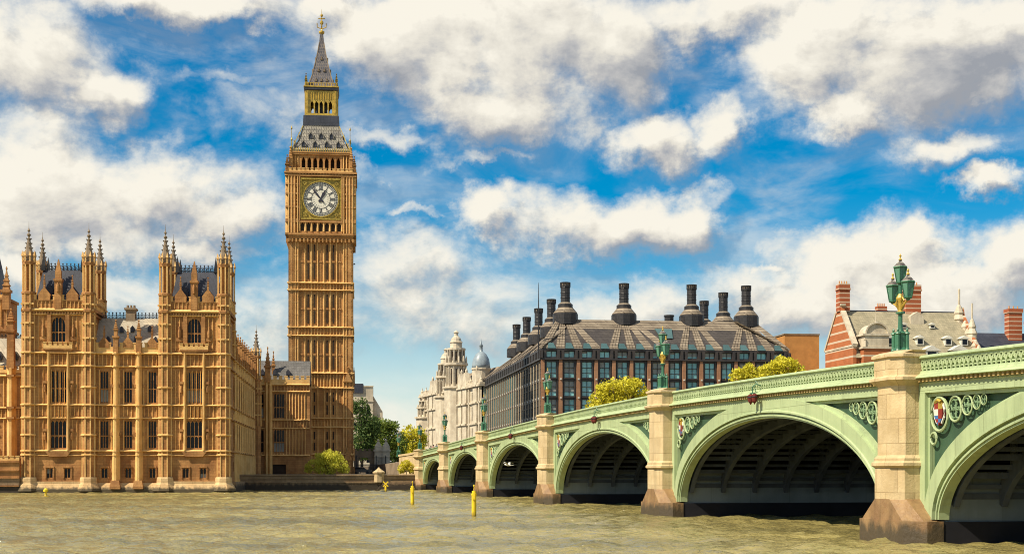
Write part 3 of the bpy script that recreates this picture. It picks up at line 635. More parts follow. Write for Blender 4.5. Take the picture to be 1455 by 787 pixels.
# ------------------------------------------------------------------ clock tower
bb = thing('clock_tower', 'tall golden stone clock tower with white dial, pale roof and dark pointed spire', 'clock tower', (-39.55, 292.5, GZ), PHI)
def quad4(m, fn):
    for k in range(4): m.M = Matrix.Rotation(R(90*k), 4, 'Z'); fn(m)
    m.M = None
Zb = [(6.7,12.2),(14.0,20.2),(23.2,30.8),(32.5,40.05),(41.5,50.2)]
m = MB(GZ); m.box(-6.1, 6.1, -6.1, 6.1, GZ-1, 51)
def shaft(m):
    y = -6.1
    m.skin(-6.1, 6.1, GZ, 51, [], y-.02)
    for sx in (-1, 1):
        a, b = (4.45, 6.1)
        for t0, t1, d in ((4.45,4.75,.42),(5.0,5.25,.42),(5.55,5.8,.42)): m.tri(sx*(t0+t1)/2, .42, y, d, GZ, 50.6)
        m.box(min(sx*4.45,sx*6.5), max(sx*4.45,sx*6.5), y-.28, y, GZ, 50.6)
        m.box(min(sx*6.1,sx*6.52), max(sx*6.1,sx*6.52), y-.42, y+.6, GZ, 50.6)
    st = 8.9/7
    for i in range(8):
        x = -4.45+i*st; w = .34 if i in (2, 5) else .22
        if 0 < i < 7: m.tri(x, w*1.25, y, .28, GZ+1, 50.6)
    for i in range(7):
        x = -4.45+(i+.5)*st
        (m.box(x-.1, x+.1, y-.12, y, GZ+1, 50.6) if i in (0, 3, 6) else None)
        for (z0, z1) in Zb:
            hh = .7; a = x-st/2+.1; b = x+st/2-.1
            m.slab([(a,z1),(a,z1-hh),(x,z1)], y-.2, y); m.slab([(b,z1),(x,z1),(b,z1-hh)], y-.2, y)
            zc = (z0+z1)/2; m.box(x-.3, x+.3, y-.2, y, zc-.15, zc+.1)
    zs = [2.7, 6.7, 12.2, 14.0, 20.2, 23.2, 30.8, 32.5, 40.05, 41.5, 50.2]
    for z in zs[1:]: m.course(-6.74, 6.74, y, .62, z-.18, .34)
    for z0, z1 in ((12.2,14.0),(20.2,23.2),(30.8,32.5),(40.05,41.5)):
        m.arcade(-4.45, 4.45, z0+.2, z1-.25, 14, y-.05, .12, .2)
        for sx in (-1, 1): m.arcade(min(sx*4.6,sx*6.4), max(sx*4.6,sx*6.4), z0+.2, z1-.25, 3, y-.3, .1, .14)
    for zz in (8.5, 10.4, 16, 18.2, 25.7, 28.3, 35, 37.5, 44, 47):
        for sx in (-1, 1): m.box(min(sx*4.5,sx*6.45), max(sx*4.5,sx*6.45), y-.36, y, zz, zz+.12)
    for sx in (-1, 1):        # gabled canopies low on the corners
        for z in (5.6, 21.5): m.slab([(sx*5.45-.95,z-.1),(sx*5.45+.95,z-.1),(sx*5.45,z+2.0)], y-.75, y); m.pinnacle(sx*5.45, y-.6, z+1.4, .12, 1.6)
    m.box(-6.9, 6.9, y-.8, y, GZ-1, 4.2)
quad4(m, shaft)
m.k = 1
def slits(m):
    st = 8.9/7
    for i in (1, 2, 4, 5):
        for dx in (0,):
            x = -4.45+(i+.5)*st+dx
            for (z0, z1) in Zb: m.box(x-.13, x+.13, -6.28, -6.13, z0+.8, (z0+z1)/2-.4); m.box(x-.13, x+.13, -6.28, -6.13, (z0+z1)/2+.3, z1-.9)
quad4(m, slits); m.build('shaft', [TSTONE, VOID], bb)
# clock stage
m = MB(GZ); m.box(-6.6, 6.6, -6.6, 6.6, 50.4, 64)
def stage(m):
    for i, (z, r) in enumerate(((50.4,6.75),(50.75,6.95),(51.1,7.15))): m.box(-r, r, -r, -6.5, z, z+.36)
    for i in range(18): m.box(-6.6+i*.76, -6.3+i*.76, -7.0, -6.6, 49.7, 50.4)
    y = -6.62
    m.box(-4.3, 4.3, y-.2, y, 51.5, 51.9); m.arcade(-4.3, 4.3, 51.9, 53.7, 7, y-.02, .34, .3)
    m.box(-7.1, 7.1, y-.45, y, 53.65, 54.05)
    for sx in (-1, 1):
        m.lathe([(1.38,51.4),(1.38,63.2)], 8, sx*5.75, y+.9)
        for t in (4.65, 5.25, 5.85, 6.45): m.tri(sx*t, .34, y-.1, .42, 51.5, 63.0)
        for z in (54.0, 56.6, 59.3, 61.2): m.box(min(sx*4.45,sx*7.05), max(sx*4.45,sx*7.05), y-.45, y, z, z+.35); m.box(sx*5.7-.9, sx*5.7+.9, y-.3, y, z+.9, z+1.1)
        m.arcade(min(sx*4.65,sx*6.5), max(sx*4.65,sx*6.5), 56.9, 58.2, 3, y-.3, .12, .16); m.arcade(min(sx*4.65,sx*6.5), max(sx*4.65,sx*6.5), 59.6, 61.0, 3, y-.3, .12, .16)
        m.box(sx*4.28-.14, sx*4.28+.14, y-.5, y, 54, 63)
    m.box(-7.2, 7.2, y-.55, y, 63.0, 63.35); m.box(-7.3, 7.3, y-.7, y, 63.55, 63.9)
    for i in range(15): m.slab([(-4.2+i*.6-.22,63.3),(-4.2+i*.6+.22,63.3),(-4.2+i*.6,63.62)], y-.5, y)
    m.merlons(-6.4, 6.4, 63.9, y-.5, .4, .5, .35, .3, .25)
    for sx in (-1, 1): m.pinnacle(sx*6.75, -6.75, 63.8, .32, 3.6); m.pinnacle(sx*6.2, -6.1, 65.0, .28, 4.2)
quad4(m, stage); m.build('clock_stage', TSTONE, bb)
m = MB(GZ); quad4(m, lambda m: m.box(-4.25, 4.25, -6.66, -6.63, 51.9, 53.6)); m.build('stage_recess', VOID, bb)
# dial
ZC = 58.45
def dial_parts():
    f = MB(); r = 4.05; f.box(-r, r, 0, .1, -r, r)
    for a, b, w in (((-r,-r),(r,-r),.34),((r,-r),(r,r),.34),((r,r),(-r,r),.34),((-r,r),(-r,-r),.34)): f.bar((a[0],-.12,a[1]), (b[0],-.12,b[1]), .34, .4)
    for k in range(40):
        t0, t1 = 2*math.pi*k/40, 2*math.pi*(k+1)/40
        f.bar((3.62*math.sin(t0),-.12,3.62*math.cos(t0)), (3.62*math.sin(t1),-.12,3.62*math.cos(t1)), .24, .3)
    for sx in (-1, 1):
        for sz in (-1, 1):
            f.lathe([(.42,0),(.3,.2),(.1,.3)], 8, 0, 0) if False else None
            for q in range(8):
                t = q*math.pi/4; f.bar((sx*3.2,-.06,sz*3.2), (sx*3.2+.5*math.cos(t),-.06,sz*3.2+.5*math.sin(t)), .16, .2)
    fr = f.mesh('dial_frame', GOLDD)
    d = MB(); d.slab([(3.55*math.cos(2*math.pi*k/64), 3.55*math.sin(2*math.pi*k/64)) for k in range(64)], -.03, .02)
    dm = d.mesh('dial', DIAL)
    n = MB()
    def ring(r, w, seg=72):
        for k in range(seg):
            t0, t1 = 2*math.pi*k/seg, 2*math.pi*(k+1)/seg
            n.bar((r*math.sin(t0),-.05,r*math.cos(t0)), (r*math.sin(t1),-.05,r*math.cos(t1)), w, .05)
    ring(3.5,.12); ring(3.2,.07); ring(2.85,.05); ring(1.9,.07)
    for k in range(60):
        t = 2*math.pi*k/60; w = .1 if k % 5 == 0 else .05
        n.bar((2.87*math.sin(t),-.05,2.87*math.cos(t)), (3.48*math.sin(t),-.05,3.48*math.cos(t)), w, .05)
    for k in range(24):
        t = 2*math.pi*(k+.5)/24
        n.bar((1.3*math.sin(t),-.045,1.3*math.cos(t)), (2.0*math.sin(t),-.045,2.0*math.cos(t)), .025, .03)
    R12 = ['XII','I','II','III','IIII','V','VI','VII','VIII','IX','X','XI']
    for k, s in enumerate(R12):
        t = 2*math.pi*k/12; out = Vector((math.sin(t), 0, math.cos(t))); tan = Vector((math.cos(t), 0, -math.sin(t)))
        wd = {'I': .2, 'V': .36, 'X': .36}; tot = sum(wd[c] for c in s); x = -tot/2
        for c in s:
            w = wd[c]; P = lambda u, v: out*(1.98+.8*v) + tan*(x+u*w) + Vector((0,-.055,0))
            if c == 'I': n.bar(P(.5,0), P(.5,1), .11, .04)
            if c == 'V': n.bar(P(.12,1), P(.5,0), .11, .04); n.bar(P(.88,1), P(.5,0), .06, .04)
            if c == 'X': n.bar(P(.1,1), P(.9,0), .11, .04); n.bar(P(.9,1), P(.1,0), .06, .04)
            x += w
    nm = n.mesh('numerals', DIALD)
    def hand(L, w, tail, ang, y):
        h = MB(); o = Vector((math.sin(ang),0,math.cos(ang))); t = Vector((math.cos(ang),0,-math.sin(ang)))
        q = lambda u, v: (o*v+t*u)
        poly = [q(-w*.5,-tail), q(w*.5,-tail), q(w*.8,-tail*.6), q(w*.35,0), q(w*.9,L*.55), q(w*.25,L*.75), q(0,L), q(-w*.25,L*.75), q(-w*.9,L*.55), q(-w*.35,0), q(-w*.8,-tail*.6)]
        h.loft([[(p.x,y+.04,p.z) for p in poly], [(p.x,y,p.z) for p in poly]]); 
        h.lathe([(.01,0)],3) if False else None
        return h.mesh('clock_hand', DIALD)
    hh = hand(2.35, .38, .7, R(29), -.14); mh = hand(3.3, .26, .9, R(321), -.2)
    return fr, dm, nm, hh, mh
DP = dial_parts()
for k in range(4):
    a = R(90*k); fo = link('clock_face', DP[0], bb, (6.72*math.sin(a), -6.72*math.cos(a), ZC-GZ), a)
    for me in DP[1:]: link(me.name, me, fo, (0, -.02, 0))
# belfry
m = MB(GZ); m.box(-4.6, 4.6, -4.6, 4.6, 63.9, 68)
def belfry(m):
    y = -5.75; st = 8.2/7
    for i in range(8): x = -4.1+i*st; m.box(x-.2, x+.2, y-.12, y+1.1, 64, 67.4)
    for i in range(7):
        a = -4.1+i*st+.2; b = a+st-.4; h = .8
        m.slab([(a,67.2),(a,67.2-h),((a+b)/2,67.2)], y, y+1); m.slab([(b,67.2),((a+b)/2,67.2),(b,67.2-h)], y, y+1)
    m.box(-4.3, 4.3, y-.05, y+1, 67.15, 67.7); m.box(-4.3, 4.3, y-.2, y+1, 63.95, 64.5)
    for sx in (-1, 1): m.box(min(sx*4.2,sx*5.85), max(sx*4.2,sx*5.85), y-.1, y+1.4, 63.9, 67.7); m.ribs([sx*4.6,sx*5.2,sx*5.75], 64, 67.5, [], y-.1)
    m.box(-6.05, 6.05, y-.4, y+1, 67.6, 67.9); m.box(-6.2, 6.2, y-.5, y+1, 67.95, 68.2)
quad4(m, belfry); m.build('belfry', TSTONE, bb)
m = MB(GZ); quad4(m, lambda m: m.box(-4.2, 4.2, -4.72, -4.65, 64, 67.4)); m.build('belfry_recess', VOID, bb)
# lower roof
m = MB(GZ); m.sq([(6.15,68.15),(5.4,69.2),(4.55,71.0),(3.95,73.0),(3.62,74.2),(3.5,76.25)])
roof = m.build('lower_roof', LEADT, bb)
m = MB(GZ)
def crest(m):
    for i in range(27): x = -5.9+i*.455; m.sq([(.09,68.2),(.11,68.7),(.02,69.1)], x, -6.0)
    for sx in (-1, 1):
        m.bar((sx*6.0,-6.0,68.3), (sx*3.7,-3.7,74.0), .14)
        m.lathe([(.14,68.2),(.1,70.2),(.22,70.6),(.06,71),(.05,72.6),(.2,72.8),(.02,73.4)], 6, sx*5.9, -5.9)
quad4(m, crest); m.build('eaves_cresting', GOLDD, roof)
m = MB(GZ); m.sq([(3.72,74.1),(3.62,76.2)]); m.build('dark_roof_band', LEADD, roof)  # dark band round the top of the lower roof
def dormer_mesh():
    d = MB(); d.slab([(-.42,0),(.42,0),(.42,.55),(0,1.25),(-.42,.55)], 0, 1.4); me = d.mesh('dormer', LEADD)
    e = MB(); 
    for p, q in (((-.5,.5),(0,1.35)),((0,1.35),(.5,.5)),((-.45,0),(-.45,.6)),((.45,0),(.45,.6))): e.bar((p[0],-.04,p[1]),(q[0],-.04,q[1]),.13,.16)
    e.bar((0,-.04,1.3),(0,-.04,1.75),.09); return me, e.mesh('dormer_trim', LEADT)
DM = dormer_mesh()
for k in range(4):
    a = R(90*k)
    for row, (zz, rr, n, sp_) in enumerate(((69.3, 5.45, 4, 2.35), (71.2, 4.55, 3, 2.1))):
        for i in range(n):
            x = (i-(n-1)/2)*sp_; d = link('dormer', DM[0], roof, Matrix.Rotation(a, 4, 'Z') @ Vector((x, -rr-.05, zz-GZ)), a); link('dormer_trim', DM[1], d)
# gilded lantern
m = MB(GZ)
def lantern(m):
    y = -3.15; m.box(-3.3, 3.3, y-.25, y+.4, 74.7, 75.2)
    for i in range(6): x = -2.35+i*.94; m.box(x-.14, x+.14, y-.05, y+.35, 75.1, 79.8)
    for i in range(5):
        a = -2.35+i*.94+.12; b = a+.7; h = .6
        for z in (77.8,): m.slab([(a,z),(a,z-h),((a+b)/2,z)], y, y+.3); m.slab([(b,z),((a+b)/2,z),(b,z-h)], y, y+.3)
    m.box(-2.6, 2.6, y, y+.3, 77.8, 79.9); m.arcade(-2.5, 2.5, 78.1, 79.6, 10, y, .14, .12)
    for sx in (-1, 1): m.box(sx*2.85-.42, sx*2.85+.42, y-.1, y+.6, 75, 79.9); m.pinnacle(sx*3.1, -3.1, 80.9, .22, 2.6); m.box(sx*2.85-.1, sx*2.85+.1, y-.25, y, 75, 79.8)
    m.box(-3.5, 3.5, y-.45, y+.4, 80.55, 80.8); m.arcade(-3.2, 3.2, 80.8, 81.5, 12, y-.1, .12, .12)
quad4(m, lantern); m.build('lantern', GOLD, bb, loc=(0,0,1.5))
m = MB(GZ); m.sq([(3.3,79.9),(3.5,80.1),(3.5,80.5),(3.2,80.6)]); m.sq([(1.1,74.8),(1.1,80)]); m.build('lantern_cornice', LEADD, bb, loc=(0,0,1.5))
# spire
m = MB(GZ); m.sq([(3.05,80.6),(2.5,81.6),(1.95,83.4),(1.35,86.0),(.82,88.6),(.5,90.6),(.32,92.6)])
spo = m.build('spire', SPIRE, bb, loc=(0,0,1.5))
m = MB(GZ)
def arris(m):
    for (r0,z0),(r1,z1) in zip([(2.9,80.8),(2.45,81.7),(1.92,83.4),(1.33,86.0),(.8,88.6)],[(2.45,81.7),(1.92,83.4),(1.33,86.0),(.8,88.6),(.48,90.6)]): m.bar((r0,-r0,z0),(r1,-r1,z1),.16)
    for z, r, xs in ((82.0,2.3,(-1.1,0,1.1)),(84.2,1.75,(-.6,.6)),(86.8,1.15,(0,))):
        for x in xs: m.slab([(x-.25,z),(x+.25,z),(x,z+.8)], -r-.2, -r+.5)
quad4(m, arris); m.build('spire_lucarne', DSTONE, spo)
m = MB(GZ); m.lathe([(.35,92.4),(.6,92.7),(.6,93.0),(.2,93.2),(.1,93.5),(.1,94.3),(.38,94.7),(.38,95.0),(.1,95.3),(.06,96.0),(.3,96.25),(.3,96.45),(.05,96.7),(.03,97.6)], 10)
for a in (0, R(90)):
    m.M = Matrix.Rotation(a, 4, 'Z'); m.tube([(-.1,0,93.6),(-.9,0,93.9),(-.95,0,94.7)], .11, 5); m.tube([(.1,0,93.6),(.9,0,93.9),(.95,0,94.7)], .11, 5)
    m.bar((-.7,0,95.7),(.7,0,95.7),.16)
m.M = None; m.build('finial', GOLD, bb, loc=(0,0,1.5))
# ------------------------------------------------------------------ bridge
BR = R(-79.06)
GREENT = mat('tracery_green_paint', (.22,.33,.18), (.15,.24,.13), .5, .5, streak=.3); GREENP = mat('spandrel_green_paint', (.05,.105,.06), (.035,.075,.042), .5, .5, streak=.3)
br = thing('road_bridge', 'pale green iron arch road bridge on granite piers crossing the brown river', 'bridge', A0, BR)
_c = np.polyfit([-10,0,35,69,106,125,143,168,181,192,216,246,256],[6.65,6.8,7.58,8.25,8.93,9.08,9.05,8.87,8.66,8.45,7.75,6.75,6.6],5)
def zt(s): return float(np.polyval(_c, s))
PS = [0, 30.4, 65.3, 103.4, 143, 181.1, 216, 246.4]
ZC_ = [4.95, 5.72, 6.28, 6.62, 6.5, 5.95, 5.0]
SP = 1.1; YF = .4; FOOT = 2.9
def sweep(m, prof, s0, s1, step=2.0, zfun=zt):
    n = max(2, int((s1-s0)/step)+1); rings = []
    for i in range(n):
        s = s0+(s1-s0)*i/(n-1); z = zfun(s); rings.append([(s, y, z+h) for y, h in prof])
    m.loft(rings)
def rect(y0, y1, h0, h1): return [(y0,h0),(y1,h0),(y1,h1),(y0,h1)]
def ell(k, t, off=0.0):
    a = (PS[k+1]-PS[k])/2-FOOT; b = ZC_[k]-SP; c = (PS[k]+PS[k+1])/2
    x, z = -a*math.cos(t), b*math.sin(t); nx, nz = -math.cos(t)/a, math.sin(t)/b; L = math.hypot(nx, nz)
    return c+x+off*nx/L, SP+z+off*nz/L
def extr_z(k, s, off):
    best = SP
    for i in range(121):
        x, z = ell(k, math.pi*i/120, off)
        if i and (px-s)*(x-s) <= 0 and abs(x-px) > 1e-9: best = max(best, pz+(z-pz)*(s-px)/(x-px))
        px, pz = x, z
    return best
def ringsolid(m, k, prof, n=48, t0=0.0, t1=math.pi):       # prof: (offset, y)
    m.loft([[(lambda q: (q[0], y, q[1]))(ell(k, t0+(t1-t0)*i/n, o)) for o, y in prof] for i in range(n+1)])
RW = 1.15
for k in range(7):
    s0, s1 = PS[k], PS[k+1]
    # face: spandrel plate, frame, arch ring with mouldings
    m = MB(); pts = []
    n = 60
    fr = []; 
    for i in range(n+1):
        s = s0+(s1-s0)*i/n; b = extr_z(k, s, .4); b = b if b > SP+.01 else SP; fr.append((s, b, max(b+.05, zt(s)-1.15)))
    m.k = 1; m.loft([[(s,YF+.5,b),(s,YF+.3,b),(s,YF+.3,t),(s,YF+.5,t)] for s, b, t in fr]); m.k = 0
    ringsolid(m, k, [(RW,YF-.16),(RW,YF+.45),(.0,YF+.5),(.0,YF-.02),(.1,YF-.02),(.1,YF-.10),(.2,YF-.10),(.22,YF-.0),(.3,YF-.0),(.32,YF-.2),(.42,YF-.2),(.46,YF-.13)][::-1])
    ringsolid(m, k, [(RW+.18,YF+.05),(RW+.18,YF+.4),(RW-.1,YF+.4),(RW-.1,YF+.05)][::-1])
    sweep(m, rect(YF-.125, YF+.4, -1.72, -1.15), s0+1.1, s1-1.1)
    sweep(m, rect(YF+.06, YF+.4, -1.90, -1.72), s0+1.9, s1-1.9)
    for sg, sp in ((1, s0), (-1, s1)):
        a, b = sorted((sp+sg*1.1, sp+sg*1.78)); m.box(a, b, YF-.122, YF+.4, SP, zt(sp)-1.6)
        a, b = sorted((sp+sg*1.78, sp+sg*1.92)); m.box(a, b, YF+.058, YF+.4, SP, zt(sp)-1.72)
    # tracery circles
    disc = MB(); shield = None
    for sg, sp in ((1, s0), (-1, s1)):
        s = sp+sg*1.95; first = True
        for r0 in (.82, .6, .46, .34, .25):
            r = r0
            for _ in range(40):      # shrink until the circle clears the ring
                c = s+sg*r; top = zt(c)-1.9; cz = top-r
                if cz-r*1.05 > extr_z(k, c, RW+.16) or cz - r > extr_z(k, c+sg*r*.6, RW+.16)+.02 and False: break
                r *= .93
            if r < .16: break
            c = s+sg*r; cz = zt(c)-1.9-r
            m.tube([(c+r*.93*math.cos(q*math.pi/10), YF+.1, cz+r*.93*math.sin(q*math.pi/10)) for q in range(21)], r*.09, 6)
            if not first:
                m.k = 2
                for q in range(4): 
                    a = q*math.pi/2+math.pi/4; m.tube([(c+r*.42*math.cos(a)+r*.4*math.cos(w*math.pi/6), YF+.14, cz+r*.42*math.sin(a)+r*.4*math.sin(w*math.pi/6)) for w in range(13)], r*.08, 5)
            m.k = 0
            if first and r > .3: shield = (shield or []) + [(c, cz, r, sg)]
            disc.slab([(c+r*.9*math.cos(q*math.pi/10), cz+r*.9*math.sin(q*math.pi/10)) for q in range(20)], YF+.28, YF+.31)
            first = False; s = c+sg*r
        # small circle below the first
        rr = .27; c = sp+sg*(1.95+rr); z1 = extr_z(k, c, RW+.16)
        if shield:
            top = shield[-1][1]-shield[-1][2]
            if top-z1 > .55: m.tube([(c+rr*math.cos(q*math.pi/8), YF+.1, top-rr+rr*math.sin(q*math.pi/8)) for q in range(17)], .06, 5)
    face = m.build('arch_face', [GREEN, GREENP, GREENT], br)
    
    for (c, cz, r, sg) in shield or []:
        h = MB(); w = r*.44; H = r*.64
        def cell(u0, u1, v0, v1, kk):
            h.k = kk; P = []
            for u, v in ((u0,v0),(u1,v0),(u1,v1),(u0,v1)):
                nar = 1 if v > -.1 else max(0, 1-((-.1-v)/.9)**1.6)
                P.append((c+u*w*nar, cz+v*H))
            h.slab(P, YF+.02, YF+.2)
        rows = [1, .45, -.1, -.4, -.7, -.97]
        for j in range(5):
            cell(-1, 0, rows[j+1], rows[j], (0, 1, 2, 0, 2)[j]); cell(0, 1, rows[j+1], rows[j], (3, 0, 0, 2, 0)[j])
        h.k = 1
        for sx in (-1, 1): h.tube([(c+sx*w*.9, YF+.1, cz+H*.9), (c+sx*w*1.35, YF+.08, cz+H*.4), (c+sx*w*1.15, YF+.1, cz-H*.3), (c+sx*w*.6, YF+.1, cz-H*.8)], .06, 5)
        h.k = 3; h.tube([(c-w*.7,YF+.04,cz+H*1.05),(c,YF+.02,cz+H*1.22),(c+w*.7,YF+.04,cz+H*1.05)], .09, 5)
        h.build('coat_of_arms', [RED, WHITE, BLUE, GOLD], face)
    # underside: ribs, bracing, deck
    for j in range(11):
        y = 1.2+j*2.38; m = MB()
        ringsolid(m, k, [(0,y-.1),(.7,y-.1),(.7,y+.1),(0,y+.1)], 32, .12, math.pi-.12)
        ringsolid(m, k, [(-.04,y-.15),(.04,y-.15),(.04,y+.15),(-.04,y+.15)], 32, .12, math.pi-.12)
        for t in (.42, .58, .76, .98, math.pi-.42, math.pi-.58, math.pi-.76, math.pi-.98):
            x, z = ell(k, t, .6); 
            if zt(x)-1.6 > z: m.box(x-.12, x+.12, y-.12, y+.12, z, zt(x)-1.6)
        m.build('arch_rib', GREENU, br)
    m = MB()
    for i in range(1, 18):
        t = math.pi*i/18; x, z = ell(k, t, .45); m.box(x-.1, x+.1, .9, 25.4, z-.14, z+.14)
        x, z = ell(k, t+.07, .5); m.box(x-.05, x+.05, .9, 25.4, z-.1, z+.1)
    for i in range(9):
        s = s0+3+(s1-s0-6)*i/8; m.box(s-.15, s+.15, .6, 25.6, zt(s)-2.0, zt(s)-1.5)
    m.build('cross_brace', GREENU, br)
    # balustrade
    m = MB(); a, b = s0+1.1, s1-1.1
    sweep(m, [(YF-.2,-.1),(YF-.16,-.14),(YF+.2,-.14),(YF+.24,-.1),(YF+.22,-.02),(YF+.1,.03),(YF-.08,.03),(YF-.18,-.02)], a, b)
    sweep(m, rect(YF-.1, YF+.14, -.22, -.14), a, b)
    sweep(m, rect(YF-.1, YF+.14, -.80, -.70), a, b); sweep(m, rect(YF-.06, YF+.14, -.62, -.56), a, b)
    nn = int((b-a)/.38); st = (b-a)/nn
    for i in range(nn):
        x0 = a+i*st; x1 = x0+st; z0, z1 = zt(x0), zt(x1); zm = (z0+z1)/2
        def q(u, h): return (x0+u*st, YF-.02, zm+h)
        w = .085
        m.bar(q(0,-.58), q(.5,-.22), w, .14); m.bar(q(1,-.58), q(.5,-.22), w, .14); m.bar(q(0,-.72), q(0,-.58), w, .14)
        m.bar(q(.5,-.3), q(.5,-.2), .16, .14); m.bar(q(.25,-.42), q(.75,-.42), .05, .1)
        if i % 1 == 0: m.bar(q(0,-.26), q(0,-.2), .16, .14)
    bal = m.build('balustrade', GREEN, br)
    m = MB(); sweep(m, rect(YF+.1, YF+.16, -.75, -.14), a, b); m.build('lattice_recess', GREEND, bal)
    # cornice with dentils
    m = MB(); sweep(m, [(YF-.10,-.72),(YF-.12,-.80),(YF-.16,-.84),(YF-.42,-.97),(YF-.46,-1.03),(YF-.40,-1.06),(YF-.1,-1.06),(YF-.1,-1.24),(YF-.16,-1.26),(YF-.14,-1.3),(YF+.3,-1.3),(YF+.3,-.72)][::-1], a, b)
    m.k = 1; nn = int((b-a)/.36)
    for i in range(nn): s = a+(b-a)*(i+.5)/nn; z = zt(s); m.box(s-.08, s+.08, YF-.34, YF-.09, z-1.22, z-1.055)
    m.k = 2; sweep(m, rect(YF-.115, YF-.05, -1.235, -1.065), a, b)
    m.build('cornice', [GREEN, DENT, VOID], br)
    # far side face and balustrade
    m = MB(); m.loft([[(s,25.8,b),(s,25.6,b),(s,25.6,t),(s,25.8,t)] for s, b, t in fr])
    ringsolid(m, k, [(RW,25.5),(RW,25.95),(0,25.95),(0,25.5)]); sweep(m, rect(25.5, 25.8, -1.3, -.55), a, b); sweep(m, rect(25.5, 25.85, -.14, .02), a, b)
    for i in range(int((b-a)/1.2)): s = a+i*1.2; m.box(s-.1, s+.1, 25.6, 25.75, zt(s)-.6, zt(s)-.1)
    m.build('arch_face', GREEN, br)
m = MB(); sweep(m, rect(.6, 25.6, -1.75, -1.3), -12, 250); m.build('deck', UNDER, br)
m = MB(); sweep(m, rect(3.8, 22.2, -1.3, -1.2), -12, 250); m.build('roadway', ROADM, br)
m = MB(); sweep(m, rect(.6, 3.8, -1.3, -1.07), -12, 250); sweep(m, rect(22.2, 25.6, -1.3, -1.07), -12, 250); m.build('footway', DSTONE, br)
# piers
OCT = [(-1.2,.55),(-1.2,-.38),(-.68,-.88),(.68,-.88),(1.2,-.38),(1.2,.55)]
def octs(g, z, yb=.55): return [(x+math.copysign(g, x) if True else x, (y if y > 0 else y-g), z) for x, y in OCT]
def pier(k):
    s = PS[k]; top = zt(s)+.12; m = MB(); m.M = Matrix.Translation((s, 0, 0))
    m.loft([octs(.10,1.5), octs(.10,3.45), octs(.22,3.55), octs(.22,3.68), octs(.12,3.78), octs(.12,3.9), octs(.0,4.05), octs(0,top-1.5), octs(.08,top-1.42), octs(.16,top-1.36), octs(.3,top-1.24), octs(.3,top-1.12), octs(.12,top-1.02), octs(.12,top-.22), octs(.22,top-.16), octs(.22,top-.04), octs(.1,top+.03), octs(-.25,top+.14)])
    po = m.build('pier', GRAN, br)
    b = MB(); b.M = m.M
    out = [(-2.95,26.6),(-2.95,-.2),(-2.3,-1.05),(2.3,-1.05),(2.95,-.2),(2.95,26.6)]
    b.prism([(x, min(y, .6)) for x, y in out], -2.5, 1.02); b.k = 1; b.prism([(-2.9,.62),(2.9,.62),(2.9,26.6),(-2.9,26.6)], -2.5, 1.0); b.k = 0
    lo = [(x*1.0, y, 1.02) for x, y in out]
    hi = [(-1.32,.5),(-1.32,-.42),(-.76,-.98),(.76,-.98),(1.32,-.42),(1.32,.5)]
    b.loft([[(-2.6,.5,1.02),(-2.6,-.2,1.02),(-2.1,-1.0,1.02),(2.1,-1.0,1.02),(2.6,-.2,1.02),(2.6,.5,1.02)], [(x,y,2.0) for x, y in hi]])
    b.build('cutwater', [GRANB, UNDER], po)
    w = MB(); w.M = m.M; w.box(-2.75, 2.75, .75, 25.5, 1.0, 3.25); w.build('pier_wall', FENDER, po)
    u = MB(); u.M = m.M; u.box(-1.6, 1.6, .8, 25.4, 3.2, zt(s)-1.5)
    for yy in range(8): u.box(-2.4, 2.4, .9+yy*3.35, 2.2+yy*3.35-.5, 3.2, 3.6)
    u.build('pier_core', UNDER, po)
for k in range(7): pier(k)
# abutment and approach walls on the palace bank
m = MB(); m.box(-14, -1.1, .4, 25.6, -1.5, 5.3); m.box(246.4, 250, .4, 25.6, -1.5, 5.3); m.build('abutment', GRAN, br)
def zw(s): return 6.7 + min(0, (s+1)*.06)
m = MB()
cw = [(-1.1, .0), (-3, -.3), (-5.2, -1.0), (-8, -2.8)]
for (a, b), (c, d) in zip(cw[:-1], cw[1:]):
    h0 = zt(0)-abs(a+1)*.10; h1 = zt(0)-abs(c+1)*.10
    m.loft([[(a,b,-1),(a,b+.6,-1),(a,b+.6,h0),(a,b,h0)], [(c,d,-1),(c,d+.6,-1),(c,d+.6,h1),(c,d,h1)]])
    m.loft([[(a,b-.15,h0-.25),(a,b+.75,h0-.25),(a,b+.75,h0+.1),(a,b-.15,h0+.1)], [(c,d-.15,h1-.25),(c,d+.75,h1-.25),(c,d+.75,h1+.1),(c,d-.15,h1+.1)]])
m.build('approach_parapet', GRAN, br)
m = MB(); m.loft([[(-12,.8,-1),(-12,25,-1),(-75,30,-1),(-75,-4,-1)], [(-12,.8,5.45),(-12,25,5.45),(-75,30,4.15),(-75,-4,4.15)]]); m.build('approach_embankment', DSTONE, br)
m = MB(); m.add([(-12,.9,5.46),(-12,24.9,5.46),(-74.9,29.8,4.16),(-74.9,-3.8,4.16)], [(3,2,1,0)]); m.build('roadway', ROADM, br)
def bpt(s, n, z): p = A0 + bs*s + bn*n; return Vector((p.x, p.y, z))

